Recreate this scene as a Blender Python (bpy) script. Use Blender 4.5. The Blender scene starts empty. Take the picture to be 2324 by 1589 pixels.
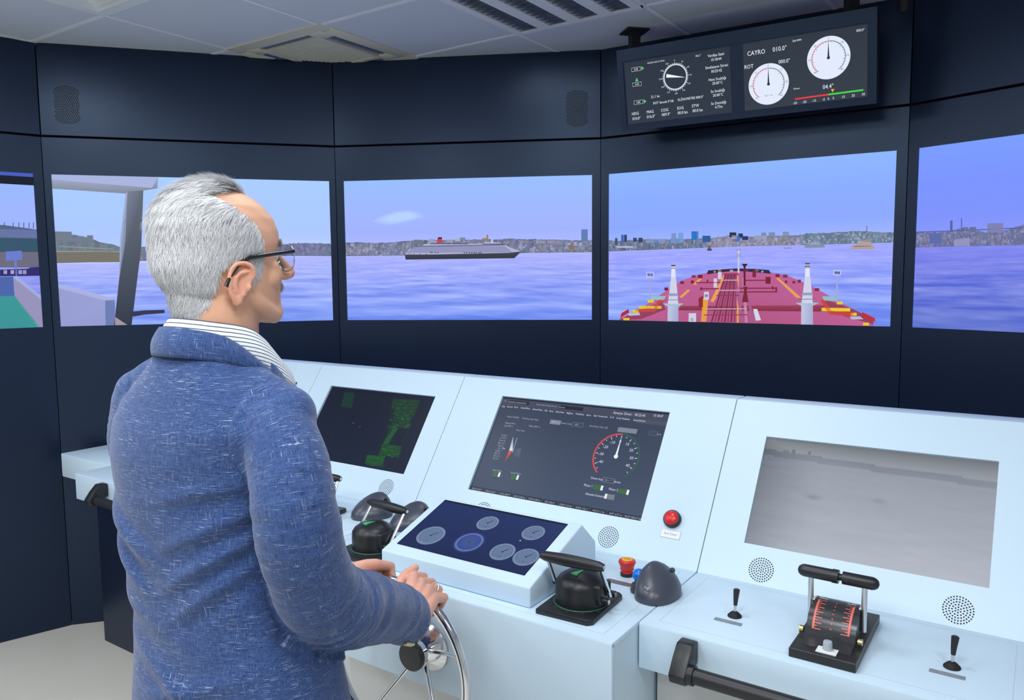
import bpy, bmesh, math, random
import numpy as np
from mathutils import Matrix, Vector

random.seed(7); RNG = np.random.default_rng(7)
SC = bpy.context.scene
COL = SC.collection
R_ = math.radians

# ------------------------------------------------------------------ camera
F_PX, PITCH, ROLL, CAM_Z = 1770.3, 0.0940, -0.0085, 1.614
def _camera():
    f = Vector((0, math.cos(PITCH), -math.sin(PITCH))); u = Vector((0, math.sin(PITCH), math.cos(PITCH))); x = Vector((1, 0, 0))
    c, s = math.cos(ROLL), math.sin(ROLL)
    right = c * x + s * u; up = -s * x + c * u
    cam = bpy.data.cameras.new('camera'); ob = bpy.data.objects.new('camera', cam); COL.objects.link(ob)
    cam.sensor_fit = 'HORIZONTAL'; cam.sensor_width = 36.0; cam.lens = F_PX / 2324 * 36.0
    cam.clip_start = 0.02; cam.clip_end = 60
    m = Matrix.Identity(4)
    for i in range(3):
        m[i][0] = right[i]; m[i][1] = up[i]; m[i][2] = -f[i]
    m[2][3] = CAM_Z
    ob.matrix_world = m; SC.camera = ob
_camera()

# ------------------------------------------------------------------ world, exposure
W = bpy.data.worlds.new('world'); SC.world = W; W.use_nodes = True
W.node_tree.nodes['Background'].inputs[0].default_value = (0.55, 0.62, 0.72, 1)
W.node_tree.nodes['Background'].inputs[1].default_value = 0.05
SC.view_settings.view_transform = 'Standard'; SC.view_settings.look = 'None'
SC.view_settings.gamma = 1.0; SC.view_settings.use_curve_mapping = False
SC.view_settings.exposure = 0.0
try:
    SC.cycles.max_bounces = 6; SC.cycles.diffuse_bounces = 4; SC.cycles.glossy_bounces = 3; SC.cycles.transmission_bounces = 4
    SC.cycles.use_light_tree = False; SC.cycles.caustics_reflective = False; SC.cycles.caustics_refractive = False
except Exception: pass

# ------------------------------------------------------------------ room frame: s along the console, q away from it, z up
YAW = R_(-34.4)
OX, OY, OZ = 0.852, 1.843, 1.059
LM = Matrix.Translation((OX, OY, 0)) @ Matrix.Rotation(YAW, 4, 'Z')
def wpt(s, q, z): return LM @ Vector((s, q, z))
CEIL = 2.652
TS, TQ = 0.595, 0.58            # ceiling tile pitch
GS, GQ = -0.998, 0.885          # a grid crossing

# ceiling lamps of the room: (s, q, watts)
LAMP_COLOR = (0.93, 0.97, 1.0)
LAMPS = [(GS - TS / 2, GQ - TQ / 2, 2.5), (GS + TS / 2, GQ - TQ * 2.5, 8), (GS - TS * 2.5, GQ - TQ * 3.5, 9), (GS - TS / 2, GQ - TQ * 4.5, 12), (GS + TS * 1.5, GQ - TQ * 4.5, 16), (GS - TS * 3.5, GQ - TQ * 5.5, 12),
         (GS - TS / 2, GQ - TQ * 6.5, 17), (GS + TS * 1.5, GQ - TQ * 6.5, 17), (GS + TS * 3.5, GQ - TQ * 4.5, 14), (GS - TS * 3.5, GQ - TQ * 6.5, 13)]
def _lamps():
    for i, (s, q, w) in enumerate(LAMPS):
        L = bpy.data.lights.new('lamp_light', 'AREA'); L.shape = 'SQUARE'; L.size = 0.5; L.energy = w; L.color = LAMP_COLOR
        o = bpy.data.objects.new('lamp_light', L); COL.objects.link(o)
        o.matrix_world = LM @ Matrix.Translation((s, q, CEIL - 0.012))
_lamps()

# ------------------------------------------------------------------ materials
def lin(c): return tuple(((v / 255) / 12.92 if v / 255 <= 0.04045 else ((v / 255 + 0.055) / 1.055) ** 2.4) for v in c)
MATS = {}
def mat(name, color, rough=0.5, metal=0.0, spec=0.5, srgb=True, bump=None, var=None, **kw):
    if name in MATS: return MATS[name]
    m = bpy.data.materials.new(name); m.use_nodes = True; nt = m.node_tree; b = nt.nodes['Principled BSDF']
    c = lin(color) if srgb else color
    b.inputs['Base Color'].default_value = (*c, 1); b.inputs['Roughness'].default_value = rough
    b.inputs['Metallic'].default_value = metal; b.inputs['Specular IOR Level'].default_value = spec
    for k, v in kw.items(): b.inputs[k.replace('_', ' ')].default_value = v
    tc = nt.nodes.new('ShaderNodeTexCoord')
    if var:                         # (scale, amount): slow tone variation
        n = nt.nodes.new('ShaderNodeTexNoise'); n.inputs['Scale'].default_value = var[0]; n.inputs['Detail'].default_value = 4
        nt.links.new(tc.outputs['Object'], n.inputs['Vector'])
        mx = nt.nodes.new('ShaderNodeMix'); mx.data_type = 'RGBA'
        mx.inputs['A'].default_value = (*[v * (1 - var[1]) for v in c], 1); mx.inputs['B'].default_value = (*[min(1, v * (1 + var[1])) for v in c], 1)
        nt.links.new(n.outputs['Fac'], mx.inputs['Factor']); nt.links.new(mx.outputs['Result'], b.inputs['Base Color'])
    if bump:                        # (scale, strength, distance)
        n = nt.nodes.new('ShaderNodeTexNoise'); n.inputs['Scale'].default_value = bump[0]; n.inputs['Detail'].default_value = 3
        nt.links.new(tc.outputs['Object'], n.inputs['Vector'])
        bp = nt.nodes.new('ShaderNodeBump'); bp.inputs['Strength'].default_value = bump[1]; bp.inputs['Distance'].default_value = bump[2]
        nt.links.new(n.outputs['Fac'], bp.inputs['Height']); nt.links.new(bp.outputs['Normal'], b.inputs['Normal'])
    MATS[name] = m; return m

WHITE = mat('white_powder_coat', (0.61, 0.765, 0.895), 0.42, srgb=False, bump=(900, 0.05, 0.0004))
WHITE_D = mat('white_cabinet', (0.62, 0.63, 0.62), 0.55, srgb=False)
PANEL = mat('black_wall_panel', (0.0085, 0.015, 0.036), 0.31, spec=0.55, Specular_Tint=(0.52, 0.70, 1.0, 1.0), srgb=False, var=(1.6, 0.18), bump=(3.0, 0.05, 0.01))
BLACK = mat('black_plastic', (0.012, 0.013, 0.016), 0.38, srgb=False)
BLACK_M = mat('black_matte', (0.006, 0.006, 0.008), 0.7, srgb=False)
GLOSSB = mat('black_gloss', (0.010, 0.011, 0.014), 0.16, srgb=False)
GREYB = mat('dark_grey_plastic', (0.045, 0.05, 0.058), 0.42, srgb=False)
GRAPH = mat('graphite_plastic', (0.06, 0.066, 0.09), 0.32, srgb=False)
CHROME = mat('chrome', (0.75, 0.76, 0.78), 0.12, metal=1.0, srgb=False)
STEEL = mat('satin_steel', (0.68, 0.70, 0.72), 0.3, metal=1.0, srgb=False)
BRASS = mat('brass', (0.80, 0.62, 0.25), 0.22, metal=1.0, srgb=False)
RED = mat('red_button', (0.72, 0.018, 0.02), 0.25, srgb=False)
RED_E = mat('red_mushroom', (0.68, 0.035, 0.03), 0.35, srgb=False)
YELLOW = mat('yellow_cap', (0.88, 0.46, 0.015), 0.35, srgb=False)
BLUEB = mat('blue_ball', (0.0, 0.17, 0.72), 0.18, srgb=False)
GREENP = mat('green_paint', (0.08, 0.55, 0.16), 0.4, srgb=False)
DKGREEN = mat('dark_green_print', (0.035, 0.17, 0.10), 0.4, srgb=False)
PAPER = mat('white_label', (0.86, 0.88, 0.88), 0.5, srgb=False)
INK = mat('ink', (0.18, 0.22, 0.26), 0.5, srgb=False)
GREYPLATE = mat('grey_engraved_plate', (0.22, 0.25, 0.28), 0.4, srgb=False)
TILE = mat('ceiling_tile', (0.62, 0.655, 0.70), 0.8, srgb=False, bump=(420, 0.12, 0.001), var=(2.2, 0.05))
GRID = mat('ceiling_grid_bar', (0.84, 0.86, 0.87), 0.5, srgb=False)
CREAM = mat('cream_plastic', (0.70, 0.66, 0.52), 0.45, srgb=False)
CREAM_D = mat('cream_grille', (0.52, 0.52, 0.47), 0.5, srgb=False)
VENTW = mat('vent_white', (0.78, 0.79, 0.78), 0.5, srgb=False)
FLOOR = mat('floor_vinyl', (0.72, 0.69, 0.63), 0.28, srgb=False, var=(3, 0.05))
BACKW = mat('back_wall_paint', (0.62, 0.63, 0.63), 0.7, srgb=False)
def screen_mat(name, rough=0.35, base=0.006, strength=1.0, spec=0.25):
    m = bpy.data.materials.new(name); m.use_nodes = True; nt = m.node_tree; b = nt.nodes['Principled BSDF']
    a = nt.nodes.new('ShaderNodeVertexColor'); a.layer_name = 'Col'
    b.inputs['Base Color'].default_value = (base, base, base, 1); b.inputs['Roughness'].default_value = rough
    b.inputs['Specular IOR Level'].default_value = spec
    nt.links.new(a.outputs['Color'], b.inputs['Emission Color']); b.inputs['Emission Strength'].default_value = strength
    return m
SCREEN = screen_mat('lit_screen', spec=0.1)
SCREEN_C = screen_mat('lit_console_screen', rough=0.3, base=0.008, spec=0.12)

for _m in (SCREEN, SCREEN_C): _m.cycles.emission_sampling = 'NONE'

# ------------------------------------------------------------------ mesh helpers
def link(o, parent=None):
    COL.objects.link(o)
    if parent is not None: o.parent = parent
    return o
def tag(o, label=None, cat=None, group=None, kind=None):
    for k, v in (('label', label), ('category', cat), ('group', group), ('kind', kind)):
        if v: o[k] = v
    return o
def thing(name, label, cat, m=None, group=None):
    o = bpy.data.objects.new(name, None); o.empty_display_size = 0.05; link(o)
    if m is not None: o.matrix_world = m
    return tag(o, label, cat, group)
def at_local(s, q, z, rz=0.0): return LM @ Matrix.Translation((s, q, z)) @ Matrix.Rotation(rz, 4, 'Z')
class MB:
    def __init__(self): self.v = []; self.f = []
    def add(self, vs, fs, M=None):
        b = len(self.v)
        if M is not None: vs = [tuple(M @ Vector(p)) for p in vs]
        self.v += [tuple(p) for p in vs]; self.f += [tuple(i + b for i in f) for f in fs]; return self
    def bm(self, bm, M=None):
        bm.verts.index_update(); vs = [tuple(v.co) for v in bm.verts]; fs = [[v.index for v in f.verts] for f in bm.faces]; bm.free(); return self.add(vs, fs, M)
    def box(self, x0, x1, y0, y1, z0, z1, bev=0.0, seg=2, M=None):
        bm = bmesh.new(); bmesh.ops.create_cube(bm, size=1.0)
        for v in bm.verts: v.co = ((x0 + x1) / 2 + v.co.x * (x1 - x0), (y0 + y1) / 2 + v.co.y * (y1 - y0), (z0 + z1) / 2 + v.co.z * (z1 - z0))
        if bev > 0: bmesh.ops.bevel(bm, geom=bm.edges[:], offset=bev, segments=seg, profile=0.5, affect='EDGES', clamp_overlap=True)
        return self.bm(bm, M)
    def prism(self, poly, a0, a1, axis='x', bev=0.0, seg=2, M=None):
        # poly of 2D points; axis x: (y,z); axis y: (x,z); axis z: (x,y)
        def P(p, a): return {'x': (a, p[0], p[1]), 'y': (p[0], a, p[1]), 'z': (p[0], p[1], a)}[axis]
        bm = bmesh.new(); A = [bm.verts.new(P(p, a0)) for p in poly]; B = [bm.verts.new(P(p, a1)) for p in poly]; n = len(poly)
        bm.faces.new(A); bm.faces.new(B[::-1])
        for i in range(n): bm.faces.new((A[(i + 1) % n], A[i], B[i], B[(i + 1) % n]))
        bmesh.ops.recalc_face_normals(bm, faces=bm.faces[:])
        if bev > 0: bmesh.ops.bevel(bm, geom=bm.edges[:], offset=bev, segments=seg, profile=0.5, affect='EDGES', clamp_overlap=True)
        return self.bm(bm, M)
    def tube(self, pts, rads, n=16, caps=True, M=None, flat=1.0):
        pts = [Vector(p) for p in pts]; k = len(pts)
        if not hasattr(rads, '__len__'): rads = [rads] * k
        vs = []; fs = []; ref = None
        for i in range(k):
            t = (pts[min(i + 1, k - 1)] - pts[max(i - 1, 0)]).normalized()
            if ref is None:
                ref = Vector((0, 0, 1)) if abs(t.z) < 0.9 else Vector((1, 0, 0))
            a = (ref - t * ref.dot(t)).normalized(); b = t.cross(a); ref = a
            for j in range(n):
                w = 2 * math.pi * j / n; vs.append(tuple(pts[i] + (a * math.cos(w) + b * math.sin(w) * flat) * rads[i]))
        for i in range(k - 1):
            for j in range(n): fs.append((i * n + j, i * n + (j + 1) % n, (i + 1) * n + (j + 1) % n, (i + 1) * n + j))
        if caps: fs.append(tuple(range(n))[::-1]); fs.append(tuple((k - 1) * n + j for j in range(n)))
        return self.add(vs, fs, M)
    def lathe(self, prof, n=32, M=None, sy=1.0):
        # prof: (r, z) from bottom to top
        vs = []; fs = []; k = len(prof)
        for r, z in prof:
            for j in range(n): w = 2 * math.pi * j / n; vs.append((r * math.cos(w), r * math.sin(w) * sy, z))
        for i in range(k - 1):
            for j in range(n): fs.append((i * n + j, i * n + (j + 1) % n, (i + 1) * n + (j + 1) % n, (i + 1) * n + j))
        if prof[0][0] > 1e-6: fs.append(tuple(range(n))[::-1])
        if prof[-1][0] > 1e-6: fs.append(tuple((k - 1) * n + j for j in range(n)))
        return self.add(vs, fs, M)
    def torus(self, R, r, n=72, m=16, M=None):
        vs = []; fs = []
        for i in range(n):
            a = 2 * math.pi * i / n
            for j in range(m):
                b = 2 * math.pi * j / m; vs.append(((R + r * math.cos(b)) * math.cos(a), (R + r * math.cos(b)) * math.sin(a), r * math.sin(b)))
        for i in range(n):
            for j in range(m): fs.append((i * m + j, ((i + 1) % n) * m + j, ((i + 1) % n) * m + (j + 1) % m, i * m + (j + 1) % m))
        return self.add(vs, fs, M)
    def plate(self, outer, inner, y0, y1, M=None):
        # rectangular plate in XZ facing -Y with a rectangular hole: (x0,x1,z0,z1)
        def ring(r, y): return [(r[0], y, r[2]), (r[1], y, r[2]), (r[1], y, r[3]), (r[0], y, r[3])]
        vs = ring(outer, y0) + ring(inner, y0) + ring(outer, y1) + ring(inner, y1); fs = []
        for i in range(4):
            j = (i + 1) % 4
            fs += [(i, j, 4 + j, 4 + i), (8 + j, 8 + i, 12 + i, 12 + j), (j, i, 8 + i, 8 + j), (4 + i, 4 + j, 12 + j, 12 + i)]
        return self.add(vs, fs, M)
    def build(self, name, m, parent=None, smooth=None, M=None):
        me = bpy.data.meshes.new(name); me.from_pydata(self.v, [], self.f); me.update()
        if m is not None: me.materials.append(m)
        if smooth is not None:
            me.shade_smooth(); me.set_sharp_from_angle(angle=R_(smooth))
        o = bpy.data.objects.new(name, me); link(o, parent)
        if M is not None:
            if parent is None: o.matrix_world = M
            else: o.matrix_local = M
        return o
def RX(a): return Matrix.Rotation(a, 4, 'X')
def RY(a): return Matrix.Rotation(a, 4, 'Y')
def RZ(a): return Matrix.Rotation(a, 4, 'Z')
def T(x, y, z): return Matrix.Translation((x, y, z))

# ------------------------------------------------------------------ flat pictures for screens (vector drawing with corner colours)
_tcache = {}
def text_mesh(s, bold=False):
    if s in _tcache: return _tcache[s]
    cu = bpy.data.curves.new('t', 'FONT'); cu.body = s; cu.size = 1.0; cu.resolution_u = 2; cu.fill_mode = 'FRONT'
    o = bpy.data.objects.new('t', cu); COL.objects.link(o)
    dg = bpy.context.evaluated_depsgraph_get(); me = o.evaluated_get(dg).to_mesh()
    vs = [(v.co.x, v.co.y) for v in me.vertices]; fs = [tuple(p.vertices) for p in me.polygons]
    o.evaluated_get(dg).to_mesh_clear(); bpy.data.objects.remove(o); bpy.data.curves.remove(cu)
    w = max([v[0] for v in vs], default=0.3)
    _tcache[s] = (vs, fs, w); return _tcache[s]
class Pic:
    """picture on a screen of w x h metres; coordinates are typed in the perspective of a quad (tl,tr,br,bl) and stored in the plane of the screen"""
    def __init__(self, w, h, quad):
        self.w, self.h = w, h; self.v = []; self.f = []; self.c = []; self.layer = 0
        src = [(0, 0), (1, 0), (1, 1), (0, 1)]; A = []; b = []
        for (x, y), (u, v) in zip(quad, src):
            A.append([x, y, 1, 0, 0, 0, -u * x, -u * y]); b.append(u); A.append([0, 0, 0, x, y, 1, -v * x, -v * y]); b.append(v)
        self.Hm = np.append(np.linalg.solve(np.array(A, float), np.array(b, float)), 1).reshape(3, 3)
        self.eps = 0.00004
    def uv(self, x, y):
        p = self.Hm @ np.array([x, y, 1.0]); return p[0] / p[2], p[1] / p[2]
    def _p(self, u, v): return ((u - 0.5) * self.w, -self.layer * self.eps, (0.5 - v) * self.h)
    def poly_uv(self, pts, cols, clip=True):
        if clip: pts = [(min(max(u, 0), 1), min(max(v, 0), 1)) for u, v in pts]
        b = len(self.v); self.v += [self._p(u, v) for u, v in pts]
        if not isinstance(cols, list): cols = [cols] * len(pts)
        self.f.append(tuple(b + i for i in range(len(pts)))[::-1]); self.c.append([(*lin(c), 1) for c in cols][::-1])
    def poly(self, pts, cols, clip=True): self.poly_uv([self.uv(*p) for p in pts], cols, clip)
    def rect_uv(self, u0, v0, u1, v1, c, c2=None): self.poly_uv([(u0, v0), (u1, v0), (u1, v1), (u0, v1)], c if c2 is None else [c, c, c2, c2])
    def up(self): self.layer += 1
    def strip(self, pts, width, col, uvspace=False):      # polyline of a width in uv-height units
        if not uvspace: pts = [self.uv(*p) for p in pts]
        a = self.w / self.h
        for (u0, v0), (u1, v1) in zip(pts[:-1], pts[1:]):
            dx, dy = (u1 - u0) * a, v1 - v0; L = math.hypot(dx, dy) or 1; nx, ny = -dy / L * width / 2 / a, dx / L * width / 2
            self.poly_uv([(u0 + nx, v0 + ny), (u1 + nx, v1 + ny), (u1 - nx, v1 - ny), (u0 - nx, v0 - ny)], col)
    def disc(self, u, v, r, col, n=32, r0=None, a0=0, a1=360, col2=None):   # r in uv-height units; ring when r0 given
        a = self.w / self.h; ang = [R_(a0 + (a1 - a0) * i / n) for i in range(n + 1)]
        P = lambda rr, t: (u + rr * math.sin(t) / a, v - rr * math.cos(t))
        if r0 is None:
            if col2 is not None:
                for i in range(n): self.poly_uv([(u, v), P(r, ang[i + 1]), P(r, ang[i])][::-1], [col, col2, col2])
            else: self.poly_uv([P(r, t) for t in ang[:-1]], col)
        else:
            for i in range(n): self.poly_uv([P(r0, ang[i]), P(r, ang[i]), P(r, ang[i + 1]), P(r0, ang[i + 1])], col)
    def text(self, s, u, v, size, col, align='l', sx=1.0):      # size in uv-height units, baseline at v
        vs, fs, w = text_mesh(s); a = self.h / self.w * sx
        off = {'l': 0, 'c': -w / 2, 'r': -w}[align]
        for f in fs: self.poly_uv([(u + (vs[i][0] + off) * size * a, v - vs[i][1] * size) for i in f][::-1], col, clip=False)
    def grid(self, u0, v0, u1, v1, nu, nv, fn):
        U, V = np.meshgrid(np.linspace(u0, u1, nu + 1), np.linspace(v0, v1, nv + 1)); C = fn(U, V)
        b = len(self.v); self.v += [self._p(u, v) for u, v in zip(U.ravel(), V.ravel())]
        C = np.clip(C, 0, 255) / 255; Cl = np.where(C <= 0.04045, C / 12.92, ((C + 0.055) / 1.055) ** 2.4).reshape(-1, 3)
        for j in range(nv):
            for i in range(nu):
                q = (j * (nu + 1) + i, (j + 1) * (nu + 1) + i, (j + 1) * (nu + 1) + i + 1, j * (nu + 1) + i + 1)
                self.f.append(tuple(b + k for k in q)); self.c.append([(*Cl[k], 1) for k in q])
    def build(self, name, parent, m, M=None):
        me = bpy.data.meshes.new(name); me.from_pydata(self.v, [], self.f); me.update()
        ca = me.color_attributes.new('Col', 'FLOAT_COLOR', 'CORNER')
        ca.data.foreach_set('color', np.array([c for f in self.c for c in f], dtype=np.float32).ravel())
        me.materials.append(m); o = bpy.data.objects.new(name, me); link(o, parent)
        if M is not None: o.matrix_local = M
        return o
def vnoise(x, y, seed=0):
    xi = np.floor(x).astype(int); yi = np.floor(y).astype(int); xf = x - xi; yf = y - yi
    def h(a, b):
        n = (a * 374761393 + b * 668265263 + seed * 1442695041) & 0x7fffffff; n = ((n ^ (n >> 13)) * 1274126177) & 0x7fffffff
        return ((n ^ (n >> 16)) & 0xffff) / 65535.0
    sx = xf * xf * (3 - 2 * xf); sy = yf * yf * (3 - 2 * yf)
    return (h(xi, yi) * (1 - sx) + h(xi + 1, yi) * sx) * (1 - sy) + (h(xi, yi + 1) * (1 - sx) + h(xi + 1, yi + 1) * sx) * sy

# ================================================================== STRUCTURE
VP = [(-3.086, 2.729), (-2.080, 3.532), (-0.857, 3.881), (0.422, 3.715), (1.524, 3.044), (2.284, 2.004)]
SCR_W, SCR_H, SCR_Z = 1.2096, 0.6804, 1.405
JOINT = 2.252
def panel_matrix(k):
    a, b = Vector(VP[k - 1]), Vector(VP[k]); c = (a + b) / 2; ang = math.atan2(b.y - a.y, b.x - a.x)
    return T(c.x, c.y, 0) @ RZ(ang), (b - a).length
def dots_grille(mb, cx, cz, kind, y=-0.0006, r=0.003):
    def dot(x, z, rr):
        n = 8; mb.add([(x + rr * math.cos(2 * math.pi * i / n), y, z + rr * math.sin(2 * math.pi * i / n)) for i in range(n)], [tuple(range(n))])
    if kind == 'round':
        rad = 0.029
        for k, n in enumerate((1, 6, 12, 19, 25, 31)):
            for i in range(n):
                t = 2 * math.pi * (i + 0.5 * (k % 2)) / n; dot(cx + rad * k / 5 * math.cos(t), cz + rad * k / 5 * math.sin(t), r)
    else:                                   # tall speaker: rings cut by a rounded slot
        for k in range(0, 12):
            n = 1 if k == 0 else int(6.1 * k); rad = 0.0080 * k
            for i in range(n):
                t = 2 * math.pi * i / n; x, z = rad * math.cos(t), rad * math.sin(t)
                if abs(x) < 0.050 and abs(z) < 0.082 - 0.5 * max(0, abs(x) - 0.025): dot(cx + x, cz + z, r)
SIDES = {1: 'left', 2: 'front_left', 3: 'front', 4: 'front_right', 5: 'right'}
WALLTEXT = {1: 'far left black wall panel beside the light floor', 2: 'black wall panel behind the man with a tall speaker at top left',
            3: 'black wall panel around the screen showing the liner', 4: 'black wall panel behind the hanging instrument display', 5: 'black wall panel at the right edge'}
for k in range(1, 6):
    PM, w = panel_matrix(k); hw = w / 2 - 0.0015
    mb = MB(); mb.plate((-hw, hw, 0.0, JOINT - 0.005), (-SCR_W / 2, SCR_W / 2, SCR_Z, SCR_Z + SCR_H), 0.0, 0.018)
    wall = mb.build('wall_' + SIDES[k], PANEL, M=PM); tag(wall, WALLTEXT[k], kind='structure')
    MB().box(-hw, hw, 0.0, 0.018, JOINT + 0.005, CEIL, 0.0012, 1).build('upper_panel', PANEL, wall)
    MB().box(-w / 2 - 0.01, w / 2 + 0.01, 0.05, 0.06, 0.0, CEIL).build('backing', BLACK_M, wall)  # unseen dark plate added behind the panels to stop light leaking through
    if k in (2, 3):
        g = MB(); dots_grille(g, -0.525 if k == 2 else 0.535, 2.392, 'tall', r=0.0029); tag(g.build('speaker_grille', BLACK_M, wall), kind='stuff')
# plain walls of the rest of the room
def wall_strip(name, pts, label):
    vs = []; fs = []
    for p in pts: vs += [tuple(wpt(*p, 0)), tuple(wpt(*p, CEIL))]
    for i in range(len(pts) - 1): fs.append((2 * i, 2 * i + 2, 2 * i + 3, 2 * i + 1))
    o = MB().add(vs, fs).build(name, BACKW); tag(o, label, kind='structure')
def to_loc(x, y):
    p = LM.inverted() @ Vector((x, y, 0)); return (p.x, p.y)
v0, v5 = to_loc(*VP[0]), to_loc(*VP[5])
wall_strip('wall_side_left', [(v0[0], v0[1]), (v0[0], -4.6)], 'pale side wall out of view on the left')
wall_strip('wall_back', [(v0[0], -4.6), (2.6, -4.6)], 'pale back wall behind the camera')
wall_strip('wall_side_right', [(2.6, -4.6), (2.6, -0.6), (v5[0], v5[1])], 'pale side wall out of view on the right')
fl = MB(); fl.box(-5.0, 4.0, -5.0, 2.4, -0.05, 0.0); o = fl.build('floor', FLOOR, M=LM); tag(o, 'light beige smooth floor', kind='structure')
# suspended ceiling: slab + grid bars + one mesh per tile
cl = MB(); cl.box(-5.0, 4.0, -5.0, 2.4, CEIL + 0.03, CEIL + 0.06)
ceiling = cl.build('ceiling', GRID, M=LM); tag(ceiling, 'suspended ceiling of pale square tiles in a white grid', kind='structure')
def in_room(s, q):
    p = LM @ Vector((s, q, 0)); x, y = p.x, p.y; inside = False
    poly = VP + [tuple(wpt(2.6, -0.6, 0))[:2], tuple(wpt(2.6, -4.6, 0))[:2], tuple(wpt(v0[0], -4.6, 0))[:2]]; j = len(poly) - 1
    for i in range(len(poly)):
        if (poly[i][1] > y) != (poly[j][1] > y) and x < (poly[j][0] - poly[i][0]) * (y - poly[i][1]) / (poly[j][1] - poly[i][1]) + poly[i][0]: inside = not inside
        j = i
    return inside
tile_me = None; special = {(-1, -1), (-3, -1), (-3, -3)}
lamp_cells = {(int(round((s - GS) / TS - 0.5)), int(round((q - GQ) / TQ - 0.5))) for s, q, w in LAMPS}
bars = MB(); cells = []
for i in range(-6, 7):
    for j in range(-10, 3):
        s0, q0 = GS + i * TS, GQ + j * TQ
        if any(in_room(s0 + a * TS, q0 + b * TQ) for a in (0, 0.5, 1) for b in (0, 0.5, 1)): cells.append((i, j))
for i, j in cells:
    s0, q0 = GS + i * TS, GQ + j * TQ
    bars.box(s0 - 0.009, s0 + 0.009, q0, q0 + TQ, CEIL, CEIL + 0.03); bars.box(s0, s0 + TS, q0 - 0.009, q0 + 0.009, CEIL - 0.0003, CEIL + 0.03)
    if (i, j) in lamp_cells or (i, j) in special: continue
    if tile_me is None:
        t = MB(); t.box(0.009, TS - 0.009, 0.009, TQ - 0.009, 0.003, 0.02, 0.002, 1)
        o = t.build('ceiling_tile', TILE, ceiling); tile_me = o.data
    else:
        o = bpy.data.objects.new('ceiling_tile', tile_me); link(o, ceiling)
    o.location = (s0, q0, CEIL)
bars.build('grid_bars', GRID, ceiling)

# ------------------------------------------------------------------ ceiling lamp with louvres
TUBE = bpy.data.materials.new('lit_tube'); TUBE.use_nodes = True
_b = TUBE.node_tree.nodes['Principled BSDF']; _b.inputs['Emission Color'].default_value = (0.86, 0.94, 1, 1); _b.inputs['Emission Strength'].default_value = 16.0
TUBE.cycles.emission_sampling = 'NONE'
REFL = mat('lamp_reflector', (0.82, 0.84, 0.86), 0.25, metal=1.0, srgb=False)
def make_lamp():
    r = thing('ceiling_lamp', 'square louvred ceiling lamp with four mirrored strips', 'ceiling lamp', at_local(0, 0, CEIL), 'louvred ceiling lamps')
    hs, hq = TS / 2 - 0.006, TQ / 2 - 0.006; f = MB(); xs = [-0.213, -0.071, 0.071, 0.213]; hw = 0.043
    edges = [-hs] + [v for x in xs for v in (x - hw, x + hw)] + [hs]
    for a, b in zip(edges[0::2], edges[1::2]): f.box(a, b, -hq, hq, -0.008, 0.004, 0.001, 1)
    for y0, y1 in ((-hq, -hq + 0.025), (hq - 0.025, hq)): f.box(-hs, hs, y0, y1, -0.0085, 0.003, 0.001, 1)
    f.build('frame', VENTW, r)
    for x in xs:
        t = MB(); prof = [(x - hw, -0.006), (x - 0.035, 0.03), (x - 0.018, 0.055), (x + 0.018, 0.055), (x + 0.035, 0.03), (x + hw, -0.006)]
        vs = [(a, y, z) for y in (-hq + 0.02, hq - 0.02) for a, z in prof]; n = len(prof)
        t.add(vs, [(i, i + 1, n + i + 1, n + i) for i in range(n - 1)] + [tuple(range(n)), tuple(range(n, 2 * n))]); rf = t.build('reflector', VENTW, r)
        l = MB()
        for k in range(15):
            y = -hq + 0.035 + k * (2 * hq - 0.07) / 14
            l.prism([(y - 0.001, 0.028), (y + 0.001, 0.028), (y + 0.006, -0.005), (y - 0.006, -0.005)], x - hw + 0.003, x + hw - 0.003, 'x')
        l.build('louvre', REFL, rf)
        MB().tube([(x, -hq + 0.03, 0.04), (x, hq - 0.03, 0.04)], 0.008, 10).build('tube', TUBE, rf)
    return r
def copy_tree(o, parent=None):
    c = o.copy(); COL.objects.link(c); c.parent = parent
    for ch in list(o.children): copy_tree(ch, c)
    return c
lamp0 = make_lamp()
for i, (s, q, w) in enumerate(LAMPS):
    o = lamp0 if i == 0 else copy_tree(lamp0)
    o.matrix_world = LM @ T(s, q, CEIL)
    if i: o['label'] = 'square louvred ceiling lamp out of view, behind the camera'

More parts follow.
